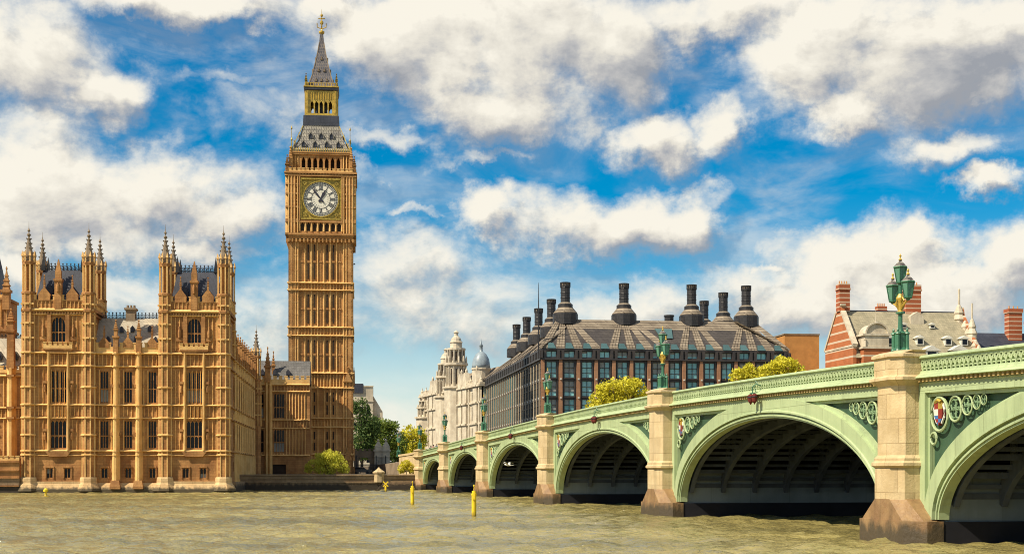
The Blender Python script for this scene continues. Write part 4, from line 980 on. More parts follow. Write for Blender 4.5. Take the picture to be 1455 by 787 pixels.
# ------------------------------------------------------------------ lamps
LGREEN = mat('lamp_green_paint', (.055,.19,.105), (.035,.13,.075), 1.5, .45, spec=.5, streak=.3)
def lampglass():
    m = bpy.data.materials.new('lantern_glass'); m.use_nodes = True; b = m.node_tree.nodes['Principled BSDF']
    b.inputs['Base Color'].default_value = (.16, .38, .27, 1); b.inputs['Roughness'].default_value = .15; b.inputs['Specular IOR Level'].default_value = .7
    b.inputs['Transmission Weight'].default_value = .35
    return m
LGL = lampglass()
def lantern_parts():
    f = MB()
    for j in range(6):
        a = math.pi/6+j*math.pi/3; c, s_ = math.cos(a), math.sin(a)
        f.bar((c*.17,s_*.17,0), (c*.285,s_*.285,.66), .035); f.bar((c*.30,s_*.30,.66),(c*.06,s_*.06,.93),.03)
    f.lathe([(.06,-.16),(.1,-.1),(.19,-.05),(.19,.02)], 6, rot=math.pi/6); f.lathe([(.31,.64),(.33,.67),(.31,.71)], 6, rot=math.pi/6)
    g_ = MB(); g_.lathe([(.16,.01),(.275,.65)], 6, rot=math.pi/6)
    r = MB(); r.lathe([(.30,.70),(.17,.86),(.07,.95),(.07,1.0)], 6, rot=math.pi/6)
    fi = MB(); fi.lathe([(.05,.98),(.09,1.03),(.04,1.08),(.03,1.16),(.06,1.2),(.01,1.3)], 6)
    return f.mesh('lantern', LGREEN), g_.mesh('lantern_glass', LGL), r.mesh('lantern_roof', LEADT), fi.mesh('lantern_finial', GOLD)
LP = lantern_parts()
def make_lamp():
    t = thing('street_lamp', 'tbd', 'street lamp', group='triple lanterns on the bridge piers')
    m = MB(); m.lathe([(.42,0),(.42,.12),(.36,.16),(.30,.2),(.26,.3),(.26,.95),(.3,1.0),(.2,1.08)], 8)
    for j in range(4):
        a = j*math.pi/2+math.pi/4; m.lathe([(.13,.12),(.1,.2),(.085,.3),(.085,.92),(.13,.96),(.1,1.02),(.04,1.08),(.06,1.15),(.01,1.28)], 8, .33*math.cos(a), .33*math.sin(a))
    m.build('pedestal', LGREEN, t)
    m = MB(); m.lathe([(.16,1.0),(.12,1.2),(.10,1.6),(.10,1.95),(.22,1.98),(.22,2.04),(.09,2.1),(.09,3.7)], 10); m.build('shaft', LGREEN, t)
    m = MB(); m.lathe([(.2,2.04),(.12,2.12),(.13,2.5),(.2,2.75),(.1,2.95)], 8)
    for sx in (-1, 1): m.tube([(sx*.05,0,2.15),(sx*.2,0,2.3),(sx*.52,0,2.48),(sx*.78,0,2.58)], [.06,.07,.05,.04], 6); m.tube([(sx*.1,0,2.6),(sx*.25,0,2.75),(sx*.38,0,2.6),(sx*.28,0,2.5)], .035, 5)
    for sy in (-1, 1): m.tube([(0,sy*.08,2.15),(0,sy*.22,2.5),(0,sy*.12,2.8)], .05, 5)
    m.build('bracket', GOLD, t)
    for x, z in ((-.78,2.72),(.78,2.72),(0,3.55)):
        l = link('lantern', LP[0], t, (x, 0, z)); l.scale = (1.12, 1.12, 1.08)
        for me in LP[1:]: link(me.name, me, l)
    return t
lamp0 = make_lamp()
LL = ['green triple lantern on the first pier from the palace bank', 'green triple lantern on the second pier from the palace bank', 'green triple lantern on the third pier from the palace bank',
      'green triple lantern on the fourth pier, before the dark-roofed office block', 'large green and gold triple lantern on the closest pier, before the brick house']
spots = [(PS[i], -.05, zt(PS[i])+.2, BR) for i in range(1, 6)]
for i, (s, n, z, a) in enumerate(spots):
    t = lamp0 if i == 0 else copy_tree(lamp0); t.location = bpt(s, n, z); t.rotation_euler = (0, 0, a); t.scale = (1, 1, .95); t['label'] = LL[i]
t = copy_tree(lamp0); t.location = bpt(0, -.05, zt(0)+.2); t.rotation_euler = (0,0,BR); t['label'] = 'green triple lantern over the abutment pillar where the bridge meets the bank'
t = copy_tree(lamp0); t.location = bpt(-8.6, -2.8, 5.9); t.rotation_euler = (0,0,BR); t['label'] = 'green triple lantern on the curved approach parapet by the yellow bush'
# navigation lights under the parapet at each crown
NRED = mat('weathered_red_paint', (.17,.028,.022), (.09,.018,.015), 3, .5)
def make_nav():
    t = thing('navigation_light', 'tbd', 'navigation light', group='red lights hung at the arch crowns')
    m = MB(); m.tube([(0,-.05,1.5),(0,-.5,1.6),(0,-.75,1.4),(0,-.75,.9)], .045, 6); m.tube([(0,-.1,.9),(0,-.5,1.0),(0,-.6,1.45)], .03, 5); m.box(-.5,.5,-.8,-.7,.86,.94); m.tube([(-.2,-.4,1.6),(0,-.5,1.85),(.2,-.4,1.6)], .03, 5)
    m.build('bracket', LGREEN, t)
    for sx in (-.42, .42):
        l = MB(); l.lathe([(.05,.88),(.16,.8),(.26,.74),(.24,.5),(.2,.25),(.08,.12),(.03,.02)], 10, sx, -.75); lo = l.build('lantern', NRED, t)
        l = MB(); l.lathe([(.275,.56),(.285,.6),(.275,.64)], 10, sx, -.75); l.build('rim', IRON, lo)
    return t
nav0 = make_nav()
NL = ['second','third','fourth','closest whole']
for i, k in enumerate((1, 2, 3, 4)):
    s = (PS[k]+PS[k+1])/2; t = nav0 if i == 0 else copy_tree(nav0); t.location = bpt(s, YF-.05, zt(s)-1.65); t.rotation_euler = (0, 0, BR)
    t.scale = (.78, .78, .78); t['label'] = 'pair of red hanging lights over the crown of the %s arch' % NL[i]
# ------------------------------------------------------------------ office block with black chimneys
PC = R(8.0)
BRONZE = mat('dark_bronze_frame', (.035,.03,.032), (.055,.045,.04), .8, .5, spec=.5)
REDST = mat('red_sandstone_pier', (.40,.215,.12), (.33,.165,.09), .5, .8, brick=(3,.95,.02,(.6,.6,.6),.1))
PALEST = mat('buff_stone_pier', (.42,.34,.23), (.34,.27,.18), .5, .8, brick=(3,.95,.02,(.6,.6,.6),.1))
OGLASS = glassmat('blue_green_glazing', (.11,.26,.285), .1, .5, .8)
RLG = glassmat('dull_rooflight_glass', (.035,.075,.08), .2, .4, .3)
RSTRIP = mat('bronze_roof_duct', (.32,.265,.195), (.21,.17,.125), .5, .7, brick=(6,.62,.07,(.25,.22,.22),.2))
RDARK = mat('dark_roof_sheet', (.06,.052,.05), (.09,.078,.07), .5, .6, brick=(1.0,.62,.04,(.45,.45,.45),.2))
off = thing('office_building', 'dark-roofed office block with tall black chimneys and red stone piers behind the bridge', 'office block', (6.4, 295, GZ), PC)
LX, LY = 53.2, 108.0
ROWS = [(27.15,28.5),(22.9,26.3),(19.0,22.3),(15.1,18.4),(11.2,14.5),(7.3,10.6)]
NBX, NBY = 14, 28
bw = LX/NBX; bwy = LY/NBY
def bay_wall(m, n, w, y=0.0, p=1.0):      # bronze cladding with window openings
    holes = []
    for i in range(n):
        c = (i+.5)*w
        for r, (a, b) in enumerate(ROWS): holes.append((c-1.05, c+1.05, a, b))
    m.skin(0, n*w, GZ, 28.9, holes, y, .4 if p == 1 else .1)
    for i in range(n):
        c = (i+.5)*w
        for a, b in ROWS[1:]:
            m.box(c-1.25, c-1.08, y-.14*p, y, a-.6, b+.2); m.box(c+1.08, c+1.25, y-.14*p, y, a-.6, b+.2); m.box(c-1.2, c+1.2, y-.3*p, y, a-.22, a-.04)
def piers(m, n, w, y=0.0, p=1.0):
    for i in range(n+1):
        x = i*w; m.loft([[(x-.42,y-.5*p,GZ),(x+.42,y-.5*p,GZ),(x+.42,y+.1,GZ),(x-.42,y+.1,GZ)], [(x-.36,y-.4*p,26.6),(x+.36,y-.4*p,26.6),(x+.36,y+.1,26.6),(x-.36,y+.1,26.6)]])
def bands(m, n, w, y=0.0):
    m.box(-.3, n*w+.3, y-.6, y+.1, 26.65, 26.95); m.box(-.3, n*w+.3, y-.25, y+.1, 28.6, 29.0)
    for i in range(n+1): x = i*w; m.box(x-.75, x-.2, y-.45, y, 26.95, 28.6); m.box(x+.2, x+.75, y-.45, y, 26.95, 28.6)
MF = Matrix.Identity(4)
MS = Matrix.Rotation(R(-90), 4, 'Z') @ Matrix.Translation((-LY, 0, 0))   # left flank: x' runs towards the front, outside is -x
MR = Matrix.Translation((LX, 0, 0)) @ Matrix.Rotation(R(90), 4, 'Z')
for M_, n, w, pm, nm in ((MF, NBX, bw, REDST, 'front'), (MS, NBY, bwy, PALEST, 'side'), (MR, NBY, bwy, REDST, 'side')):
    m = MB(GZ); m.M = M_; bay_wall(m, n, w, 0, 1 if nm == 'front' else .2); bands(m, n, w); m.build('wall', BRONZE, off)
    m = MB(GZ); m.M = M_; piers(m, n, w, 0, 1 if nm == 'front' else .3); m.k = 1
    for i in range(n+1):
        for a, b in ROWS[1:]: m.cbox(i*w, -.5 if nm == 'front' else -.15, a-.3, .32, .2, .32)
    m.build('stone_pier', [pm, WHITE], off)
def owin_mesh(a, b, dark):
    h = b-a; f = MB()
    for x in (-1.05, 0, 1.05): f.box(x-.05, x+.05, .12, .3, 0, h)
    f.box(-1.05, 1.05, .12, .3, 0, .1); f.box(-1.05, 1.05, .12, .3, h-.1, h)
    if h > 2: f.box(-1.05, 1.05, .1, .3, h*.62-.05, h*.62+.05); f.box(-1.05,1.05,.2,.3,h*.28,h*.31)
    ps = []
    for bl in (0, 0, .35, .7):
        p = MB(); p.box(-1.05, 1.05, .3, .34, 0, h)
        if bl: p.k = 1; p.box(-1.0, -.03 if bl < .5 else 1.0, .285, .296, h*(1-bl), h)
        ps.append(p.mesh('pane', [OGLASS, BLIND] if bl else OGLASS))
    return f.mesh('window', BRONZE), ps
OW = [owin_mesh(a, b, 0) for a, b in ROWS]
rest = MB(GZ)
def place_row(M_, n, w, rz, keep):
    for i in range(n):
        for r in range(len(ROWS)):
            loc = M_ @ Vector(((i+.5)*w, 0 if rz == 0 else -.22, ROWS[r][0]))
            if keep(i, r):
                wn = link('window', OW[r][0], off, (loc.x, loc.y, loc.z-GZ), rz); link('pane', random.choice(OW[r][1]), wn)
            else:
                rest.M = M_; c = (i+.5)*w; a, b = ROWS[r]; rest.k = 0; rest.box(c-1.05, c+1.05, .08, .12, a, b); rest.k = 1
                for x in (c-1.0, c, c+1.0): rest.box(x-.05, x+.05, -.0, .1, a, b)
place_row(MF, NBX, bw, 0, lambda i, r: r < 4)
place_row(MS, NBY, bwy, R(-90), lambda i, r: i > NBY-11 and r < 4)
place_row(MR, NBY, bwy, R(90), lambda i, r: False)
o = rest.build('window', [OGLASS, BRONZE], off); o['kind'] = 'stuff'
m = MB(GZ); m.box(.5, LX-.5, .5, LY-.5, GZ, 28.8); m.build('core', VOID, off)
# roof: hip with radiating ducts up to the chimney bases
RT, SB = 36.0, 9.2
m = MB(GZ); m.loft([[(-.3,-.3,29.0),(LX+.3,-.3,29.0),(LX+.3,LY+.3,29.0),(-.3,LY+.3,29.0)], [(SB,SB,RT),(LX-SB,SB,RT),(LX-SB,LY-SB,RT),(SB,LY-SB,RT)]])
ro = m.build('roof', RDARK, off)
def ducts(M_, n, w, L, centres):
    m = MB(GZ); m.M = M_
    for i in range(n+1):
        x = min(max(i*w, .3), L-.3); c = min(centres, key=lambda q: abs(q-x))
        tx = c+(x-c)*.24
        for e in (-.62, 0, .62):
            p = Vector((x, -.2, 29.25)); q = Vector((tx, SB-.4, RT-.1))
            m.loft([[(p.x+e-.27,p.y,p.z-.2),(p.x+e+.27,p.y,p.z-.2),(p.x+e+.27,p.y+.3,p.z+.28),(p.x+e-.27,p.y+.3,p.z+.28)], [(q.x+e*.6-.14,q.y,q.z-.2),(q.x+e*.6+.14,q.y,q.z-.2),(q.x+e*.6+.14,q.y+.3,q.z+.25),(q.x+e*.6-.14,q.y+.3,q.z+.25)]])
    m.loft([[(SB-2.6, SB-2.9, RT-2.1),(L-SB+2.6, SB-2.9, RT-2.1),(L-SB+1, SB+.6, RT-1),(SB-1, SB+.6, RT-1)], [(SB-.3, SB-.2, RT+.12),(L-SB+.3, SB-.2, RT+.12),(L-SB+.3, SB+.6, RT+.12),(SB-.3, SB+.6, RT+.12)]])
    m.build('roof_duct', RSTRIP, ro)
CF = [6.6, 19.6, 34.8, 47.2]; CSd = [13, 39.8, 59, 79, 98]
ducts(MF, NBX, bw, LX, CF); ducts(MS, NBY, bwy, LY, [LY-q for q in CSd]); ducts(MR, NBY, bwy, LY, [10, 22, 38, 60, 80])
m = MB(GZ); 
for i in range(NBX):       # triangular rooflights along the eaves
    m = MB(GZ); c = (i+.5)*bw; m.loft([[(c-.9,-.45,29.05),(c+.9,-.45,29.05),(c+.9,.3,29.05),(c-.9,.3,29.05)], [(c-.55,.9,30.3),(c+.55,.9,30.3),(c+.5,1.4,30.3),(c-.5,1.4,30.3)]]); m.build('rooflight', RLG, ro)
m = MB(GZ); m.loft([[(26.2,3.0,31.75),(28.8,3.0,31.75),(28.8,3.3,31.75),(26.2,3.3,31.75)], [(25.6,6.2,34.1),(29.4,6.2,34.1),(29.4,6.5,34.1),(25.6,6.5,34.1)]])
m.build('rooflight', RLG, ro)
CHB = mat('black_chimney_cladding', (.022,.021,.024), (.04,.036,.036), .8, .5, spec=.5, brick=(.5,.75,.05,(.5,.5,.5),.2))
def chimney_mesh(h):
    m = MB(); m.lathe([(2.75,-1.2),(2.75,1.1),(2.55,1.25)], 12); m.lathe([(1.62,2.5),(1.62,3.2),(1.5,3.3)], 12)
    m.lathe([(1.02,3.6),(1.02,h-1.0)], 12); m.lathe([(1.14,h-1.0),(1.14,h-.75)], 12); m.lathe([(1.14,h-.2),(1.14,h)], 12)
    for j in range(12): a = j*math.pi/6; m.bar((1.06*math.cos(a),1.06*math.sin(a),h-1), (1.06*math.cos(a),1.06*math.sin(a),h), .16)
    for z in (4.6,5.7,6.8,7.9): 
        if z < h-1: m.lathe([(1.06,z),(1.09,z+.05),(1.06,z+.12)], 12)
    m.k = 1; m.lathe([(2.6,1.2),(2.6,1.4),(1.65,2.5),(1.6,2.55)], 12); m.lathe([(1.5,3.25),(1.1,3.65)], 12); m.lathe([(1.0,h-.8),(1.0,h-.18)], 12)
    return m.mesh('chimney', [CHB, RSTRIP])
CM = chimney_mesh(8.0)
for x, y in [(c, SB+.6) for c in CF] + [(SB-.6, y) for y in CSd[1:]] + [(45.6, 22), (45.6, 38)]:
    link('chimney', CM, ro, (x, y, RT+.2-GZ))
m = MB(GZ); m.lathe([(1.0,35.5),(1.0,37.1),(1.15,37.15),(1.15,37.5)], 10, 29.8, SB+1); m.build('roof_vent', CHB, ro)
m = MB(GZ); m.lathe([(.16,28.5),(.13,36),(.05,42.5),(.02,43)], 8, -.6, 1.5); m.build('mast', IRON, off)

# ------------------------------------------------------------------ striped brick house
def brickmat(name, c, z0=0, stripe=True, per=1.85, fr=.22):
    m = mat(name, c, tuple(x*.8 for x in c), .5, .85, .2, 6)
    if stripe:
        t = m.node_tree; n = NT(t); b = [x for x in t.nodes if x.type == 'BSDF_PRINCIPLED'][0]; src = b.inputs['Base Color'].links[0].from_socket
        sp = n.n('ShaderNodeSeparateXYZ'); n.put(sp.inputs[0], n.n('ShaderNodeTexCoord').outputs['Object'])
        f = n.m('LESS_THAN', n.m('FRACT', n.m('MULTIPLY', sp.outputs[2], 1/per)), fr)
        n.put(b.inputs['Base Color'], n.mix(f, src, (.56,.45,.33,1)))
    return m
BRK = brickmat('striped_red_brick', (.46,.155,.06)); BRKC = brickmat('striped_chimney_brick', (.40,.115,.05), per=.95, fr=.22); BRKP = brickmat('plain_orange_brick', (.55,.265,.08), stripe=False)
SLATE = mat('olive_grey_slate', (.42,.37,.25), (.31,.28,.19), .5, .8, .2, 4, brick=(.5,.4,.025,(.65,.65,.65),.2), streak=.4)
PORT = mat('pale_portland_stone', (.64,.57,.44), (.47,.40,.30), .5, .8, .2, 4, streak=.45)
hz = R(8)
hs_ = thing('brick_house', 'striped red brick house with steep grey roof, stone dormers and tall chimneys', 'house', (70.3, 290, GZ), hz)
def hb(): return MB(GZ)
m = hb(); L = 27.4
m.slab([(0,GZ),(0,GZ)],0,0) if False else None
# gable end walls (profile in depth), extruded in x
def gable(m, x0, x1): m.loft([[(x0,0,GZ),(x0,16,GZ),(x0,16,29.6),(x0,9.6,36.6),(x0,9.2,38.2),(x0,6.8,38.2),(x0,6.4,36.6),(x0,0,29.4)], [(x1,0,GZ),(x1,16,GZ),(x1,16,29.6),(x1,9.6,36.6),(x1,9.2,38.2),(x1,6.8,38.2),(x1,6.4,36.6),(x1,0,29.4)]])
gable(m, 0, .7); m.box(.7, L, 0.2, 15.8, GZ, 27.0); gable(m, L-.6, L)
m.build('wall', BRK, hs_)
m = hb()
for y0, z0, y1, z1 in ((-.2,29.3,6.5,36.9),(16.2,29.3,9.5,36.9)): m.bar((.35,y0,z0),(.35,y1,z1),.5,1.1,up=(1,0,0))
m.box(-.15,.9,6.4,9.6,38.1,38.5)
for z in (24.0, 29.0): m.box(-.12, .72, -.3, 16.2, z, z+.4)
m.build('coping', PORT, hs_)
m = hb(); m.loft([[(.6,-.6,26.6),(L-.5,-.6,26.6),(L-.5,16.6,26.6),(.6,16.6,26.6)], [(.6,7.8,37.1),(L-.5,7.8,37.1),(L-.5,8.2,37.1),(.6,8.2,37.1)]])
ro = m.build('roof', SLATE, hs_)
m = hb(); m.box(.6, L, 7.85, 8.15, 37.05, 37.35); m.build('roof_ridge', LEADD, ro)
def stack(x, y, wx, wy, z0, z1):
    m = hb(); m.box(x-wx/2, x+wx/2, y-wy/2, y+wy/2, z0, z1-1.2); m.box(x-wx/2-.15, x+wx/2+.15, y-wy/2-.15, y+wy/2+.15, z1-1.3, z1-.9)
    m.box(x-wx/2-.05, x+wx/2+.05, y-wy/2-.05, y+wy/2+.05, z1-.9, z1); c = m.build('chimney_stack', BRKC, hs_)
    for i in range(4): m = hb(); m.lathe([(.14,z1),(.11,z1+.7)], 8, x-wx*.35+i*wx*.233, y); m.build('chimney_pot', BRKP, c)
stack(.9, 8, 2.3, 2.0, 37, 42.8); stack(16.4, 8.6, 3.4, 2.2, 34, 42.9); stack(10.6, 11, 2.0, 1.5, 35, 38.6)
m = hb(); m.slab([(14.9,33.5),(17.9,33.5),(17.9,36.0),(16.4,37.0),(14.9,36.0)], 5.6, 7.6); m.build('stack_gable', PORT, ro)
def dormer(x, z, w, h, nm='dormer', ped=True):
    w *= 1.25; h *= 1.1; y = -.6+(z-26.6)/10.5*8.4; m = hb(); m.box(x-w/2, x+w/2, y-.35, y+2.0, z, z+h)
    if ped: m.slab([(x-w*.75,z+h),(x+w*.75,z+h),(x,z+h+w*.42)], y-.5, y+2.4)
    d = m.build(nm, WHITE, ro)
    m = hb(); m.box(x-w*.34, x+w*.34, y-.4, y-.36, z+.2, z+h-.2); p = m.build('pane', GLASS, d)
for x, z, w, h in ((7.0,33.4,.8,.7),(13.0,33.4,.8,.7),(19.3,33.4,.8,.7),(8.6,29.6,1.2,1.3),(15.2,29.6,1.2,1.3),(21.4,29.6,1.2,1.3),(25,29.6,1.2,1.3),(9.3,26.4,2.2,1.6),(16.6,26.4,2.2,1.6),(22.8,26.6,2.2,1.6)): dormer(x, z, w, h)
# projecting bay with round-headed stone gable
m = hb(); m.box(1.6, 7.4, -1.6, 3, GZ, 28.6); bay = m.build('bay', BRK, hs_)
m = hb(); m.box(1.3, 7.7, -1.8, 3, 28.4, 28.8); m.box(1.9, 7.1, -1.5, 2.5, 28.8, 31.2); m.box(1.5, 7.5, -1.7, 2.5, 31.1, 31.5)
m.slab([(2.3,31.5)]+[(4.5-2.2*math.cos(math.pi*i/12), 31.5+2.2*math.sin(math.pi*i/12)) for i in range(1,12)]+[(6.7,31.5)][::1], -1.4, 2.5) if False else m.slab([(4.5-2.3*math.cos(math.pi*i/12), 31.5+2.1*math.sin(math.pi*i/12)) for i in range(13)][::-1], -1.4, 2.5)
for i in range(12):
    t0, t1 = math.pi*i/12, math.pi*(i+1)/12; m.bar((4.5-2.4*math.cos(t0),-1.5,31.5+2.2*math.sin(t0)), (4.5-2.4*math.cos(t1),-1.5,31.5+2.2*math.sin(t1)), .3, .4)
m.lathe([(.25,33.6),(.12,34.2),(.06,36.2)], 6, 4.5, -.8); m.lathe([(.3,28.8),(.2,30),(.3,30.2)], 6, 2.0, -1.5); m.build('bay_gable', PORT, bay)
for x, z, w, h in ((4.5,29.3,2.6,1.6),(4.7,24.6,2.0,3.0)):
    f = MB()
    for i in range(4): xx = -w/2+w*i/3; f.box(xx-.07, xx+.07, -.12, .05, 0, h)
    for zz in (0, h*.5, h): f.box(-w/2-.07, w/2+.07, -.12, .05, zz-.07, zz+.07)
    wi = f.build('window', WHITE, bay, (x, -1.62 if z < 28 else -1.52, z-GZ)); p = MB(); p.box(-w/2, w/2, -.04, .02, 0, h); p.build('pane', GLASS, wi)
for y, z in ((4.5,29.9),(10.8,30.2),(6.5,25.5)):
    f = MB(); f.box(-.12,.05,-.6,.6,0,.12); f.box(-.12,.05,-.6,.6,1.7,1.85); f.box(-.12,.05,-.6,-.48,0,1.8); f.box(-.12,.05,.48,.6,0,1.8); wi = f.build('window', WHITE, hs_, (0,y,z-GZ)); p = MB(); p.box(-.03,.02,-.5,.5,.1,1.7); p.build('pane', GLASS, wi)
# ornate far gable with two slim spires
m = hb(); m.slab([(36.4,26),(43.5,26),(43.5,27.5),(41.6,31),(40.2,35),(38.6,37.4),(37.2,35),(36.4,33)][::-1], 3.2, 4.2) if False else None
for x, y, z, s_ in ((26.4,7.0,35.4,.8),(27.2,2.6,32.0,.62)):
    m.lathe([(1.5*s_,z-5),(1.5*s_,z),(1.8*s_,z+.2),(1.1*s_,z+1.2),(1.3*s_,z+1.6),(.6*s_,z+3.0),(.3*s_,z+3.4),(.28*s_,z+5.5),(.3*s_,z+6.6),(.05,z+8.6*s_)], 8, x, y)
for x, y, z in ((26.9,5.2,33.6),(27.0,4.0,32.0),(27.2,1.0,29.2),(27.4,0,28.0)): m.lathe([(.8,z-5),(.8,z),(.95,z+.2),(.5,z+1),(.2,z+1.6)], 8, x, y)
m.build('scrolled_gable', PORT, hs_)
# plain party block, dark-roofed neighbour
nb = thing('brick_block', 'plain windowless orange brick block beside the striped house', 'building', (66.2, 306, GZ), hz)
m = hb(); m.box(-7.2, .6, 0, 14, GZ, 32.8); m.build('wall', BRKP, nb); m = hb(); m.box(-7.35, .7, -.12, 14.1, 32.8, 33.1); m.build('coping', DSTONE, nb)
nb = thing('roofed_house', 'dark slate roofed house with two striped brick chimneys at the frame edge', 'house', (109.6, 304, GZ), hz)
m = hb(); m.box(-8, 30, 0, 14, GZ, 28); m.build('wall', BRK, nb)
m = hb(); m.loft([[(-8.5,-.5,27.8),(30,-.5,27.8),(30,14.5,27.8),(-8.5,14.5,27.8)], [(-8,6,33.6),(30,6,33.6),(30,8,33.6),(-8,8,33.6)]]); m.build('roof', LEADD, nb)
for x, y, w, z in ((1.2,5,3.1,38.8),(4.0,1.5,3.0,35.8)):
    m = hb(); m.box(x-w/2, x+w/2, y-1, y+1, 28, z-.8); m.box(x-w/2-.15, x+w/2+.15, y-1.15, y+1.15, z-.9, z); 
    c = m.build('chimney_stack', BRKC, nb)
    for i in range(3): m = hb(); m.lathe([(.15,z),(.12,z+.7)], 8, x-1+i, y); m.build('chimney_pot', BRKP, c)

# ------------------------------------------------------------------ pale domed government range beyond the bridge
st = thing('domed_building', 'cream stone building with domed corner turrets beyond the far end of the bridge', 'building', (-8.5, 392, GZ), R(-72))
# local x runs back to the near corner; front (-y) faces the open square
LS = 68
holes = []
for i in range(13):
    c = -LS+3+i*5.1
    for a, b in ((6,9.5),(11.5,15.5),(17.5,21.5),(23.2,25.6)): holes.append((c-.8,c+.8,a,b))
m = hb(); m.skin(-LS, 0, GZ, 27.5, holes, 0, .6); m.box(-LS, 0, .62, 18, GZ, 27.4)
for z, p in ((10.4,.4),(16.4,.4),(22.3,.5),(27.0,.9),(27.6,.6)): m.box(-LS-.3, .3, -p, .05, z, z+.5); m.box(-.02, p, -p, 18, z+.01, z+.49)
for i in range(14):
    x = -LS+.4+i*5.1; m.box(x-.45, x+.45, -.5, .05, GZ, 27.2); m.lathe([(.5,27.6),(.5,29),(.2,29.4),(.1,30.2)], 8, x, .3)
m.merlons(-LS, 0, 28.0, 0, .6, .5, .5, .4, .3)
for x in (-4.5, -15, -20, -34, -48, -53):
    m.box(x-1.9, x+1.9, -.7, .6, 6, 28.2); m.slab([(x-2.2,28.2),(x+2.2,28.2),(x+1.2,30.2),(x+.5,31.6),(x-.5,31.6),(x-1.2,30.2)], -.7, .7); m.lathe([(.3,31.5),(.4,32.2),(.08,33)], 8, x, 0)
    for z in (16.4, 22.3, 27.0): m.box(x-2.1, x+2.1, -1.1, .6, z, z+.5)
m.build('wall', PORT, st)
m = hb(); m.box(-LS+.5, -.5, .5, .6, GZ+1, 27); m.build('glazing', GLASS, st)
m = hb(); m.loft([[(-LS+.5,1.2,27.6),(-.6,1.2,27.6),(-.6,17,27.6),(-LS+.5,17,27.6)], [(-LS+6,7,33),(-6,7,33),(-6,11,33),(-LS+6,11,33)]]); m.build('roof', DSTONE, st)
def cupola(x, y, zb, r, zt_, nm='turret'):
    m = hb(); h = zt_-zb
    m.lathe([(r*1.25,GZ),(r*1.25,zb),(r*1.45,zb+.2),(r*1.45,zb+.7),(r,zb+.8),(r,zb+h*.38),(r*1.25,zb+h*.40),(r*1.25,zb+h*.44),(r*.8,zb+h*.45),(r*.8,zb+h*.64),(r*1.0,zb+h*.66),(r*1.0,zb+h*.69),(r*.62,zb+h*.70),(r*.62,zb+h*.78),(r*.72,zb+h*.79),(r*.58,zb+h*.81),(r*.48,zb+h*.86),(r*.2,zb+h*.905),(r*.2,zb+h*.94),(r*.3,zb+h*.96),(.05,zb+h)], 12, x, y)
    for j in range(12):
        a = j*math.pi/6; c, s_ = math.cos(a), math.sin(a); m.bar((x+c*r*1.05,y+s_*r*1.05,zb+.8),(x+c*r*1.05,y+s_*r*1.05,zb+h*.38),.4); m.bar((x+c*r*.9,y+s_*r*.9,zb+h*.45),(x+c*r*.9,y+s_*r*.9,zb+h*.66),.35)
        m.lathe([(.3,zb+h*.44),(.25,zb+h*.52),(.05,zb+h*.56)], 6, x+c*r*1.1, y+s_*r*1.1)
    m.k = 1
    for j in range(12):
        a = (j+.5)*math.pi/6; c, s_ = math.cos(a), math.sin(a)
        m.lathe([(.28,zb+1.4),(.28,zb+h*.34)], 6, x+c*r*.92, y+s_*r*.92); m.lathe([(.24,zb+h*.48),(.24,zb+h*.63)], 6, x+c*r*.76, y+s_*r*.76)
    m.build(nm, [PORT, VOID], st)
cupola(-26, 0, 27.5, 2.8, 45.0); cupola(-41, 1, 25.5, 2.6, 41.0); cupola(-64, 1, 20, 2.8, 28.5); cupola(-58, 3, 24, 2.4, 33)
m = hb(); m.lathe([(2.6,27),(2.6,32.0),(2.85,32.2),(2.8,32.6)], 16, -9, 2.6); d = m.build('dome_drum', PORT, st)
m = hb(); m.lathe([(2.65,32.5),(2.6,33.6),(2.3,35.2),(1.5,36.6),(.75,37.2),(.45,37.4),(.45,38.8),(.6,38.9),(.25,39.6),(.04,41)], 20, -9, 2.6); m.build('lead_dome', mat('blue_grey_lead', (.30,.36,.40), (.2,.25,.29), .6, .4, spec=.5, streak=.4), st, smooth=True)
# grey building glimpsed behind the trees
gb = thing('grey_building', 'grey stone building with a stepped roof behind trees beside the clock tower', 'building', (-48, 440, GZ), R(5))
m = hb(); m.box(-2, 4.5, 0, 12, GZ, 30); m.box(4.5, 7.5, 1, 12, GZ, 22); m.slab([(4.5,22),(7.5,22),(4.5,27)], 1, 11)
for z in (14, 20, 25, 29.6): m.box(-2.2, 4.7, -.25, .05, z, z+.4)
m.build('wall', PORT, gb); m = hb(); m.box(-2.3, 1.5, -.4, 8, 27.6, 30.6); m.build('roof', LEADD, gb)
m = hb()
for z in (6, 11, 16, 21):
    for x in (-1, 1, 3): m.box(x-.5, x+.5, -.05, .02, z, z+2.4)
m.build('window', GLASS, gb)
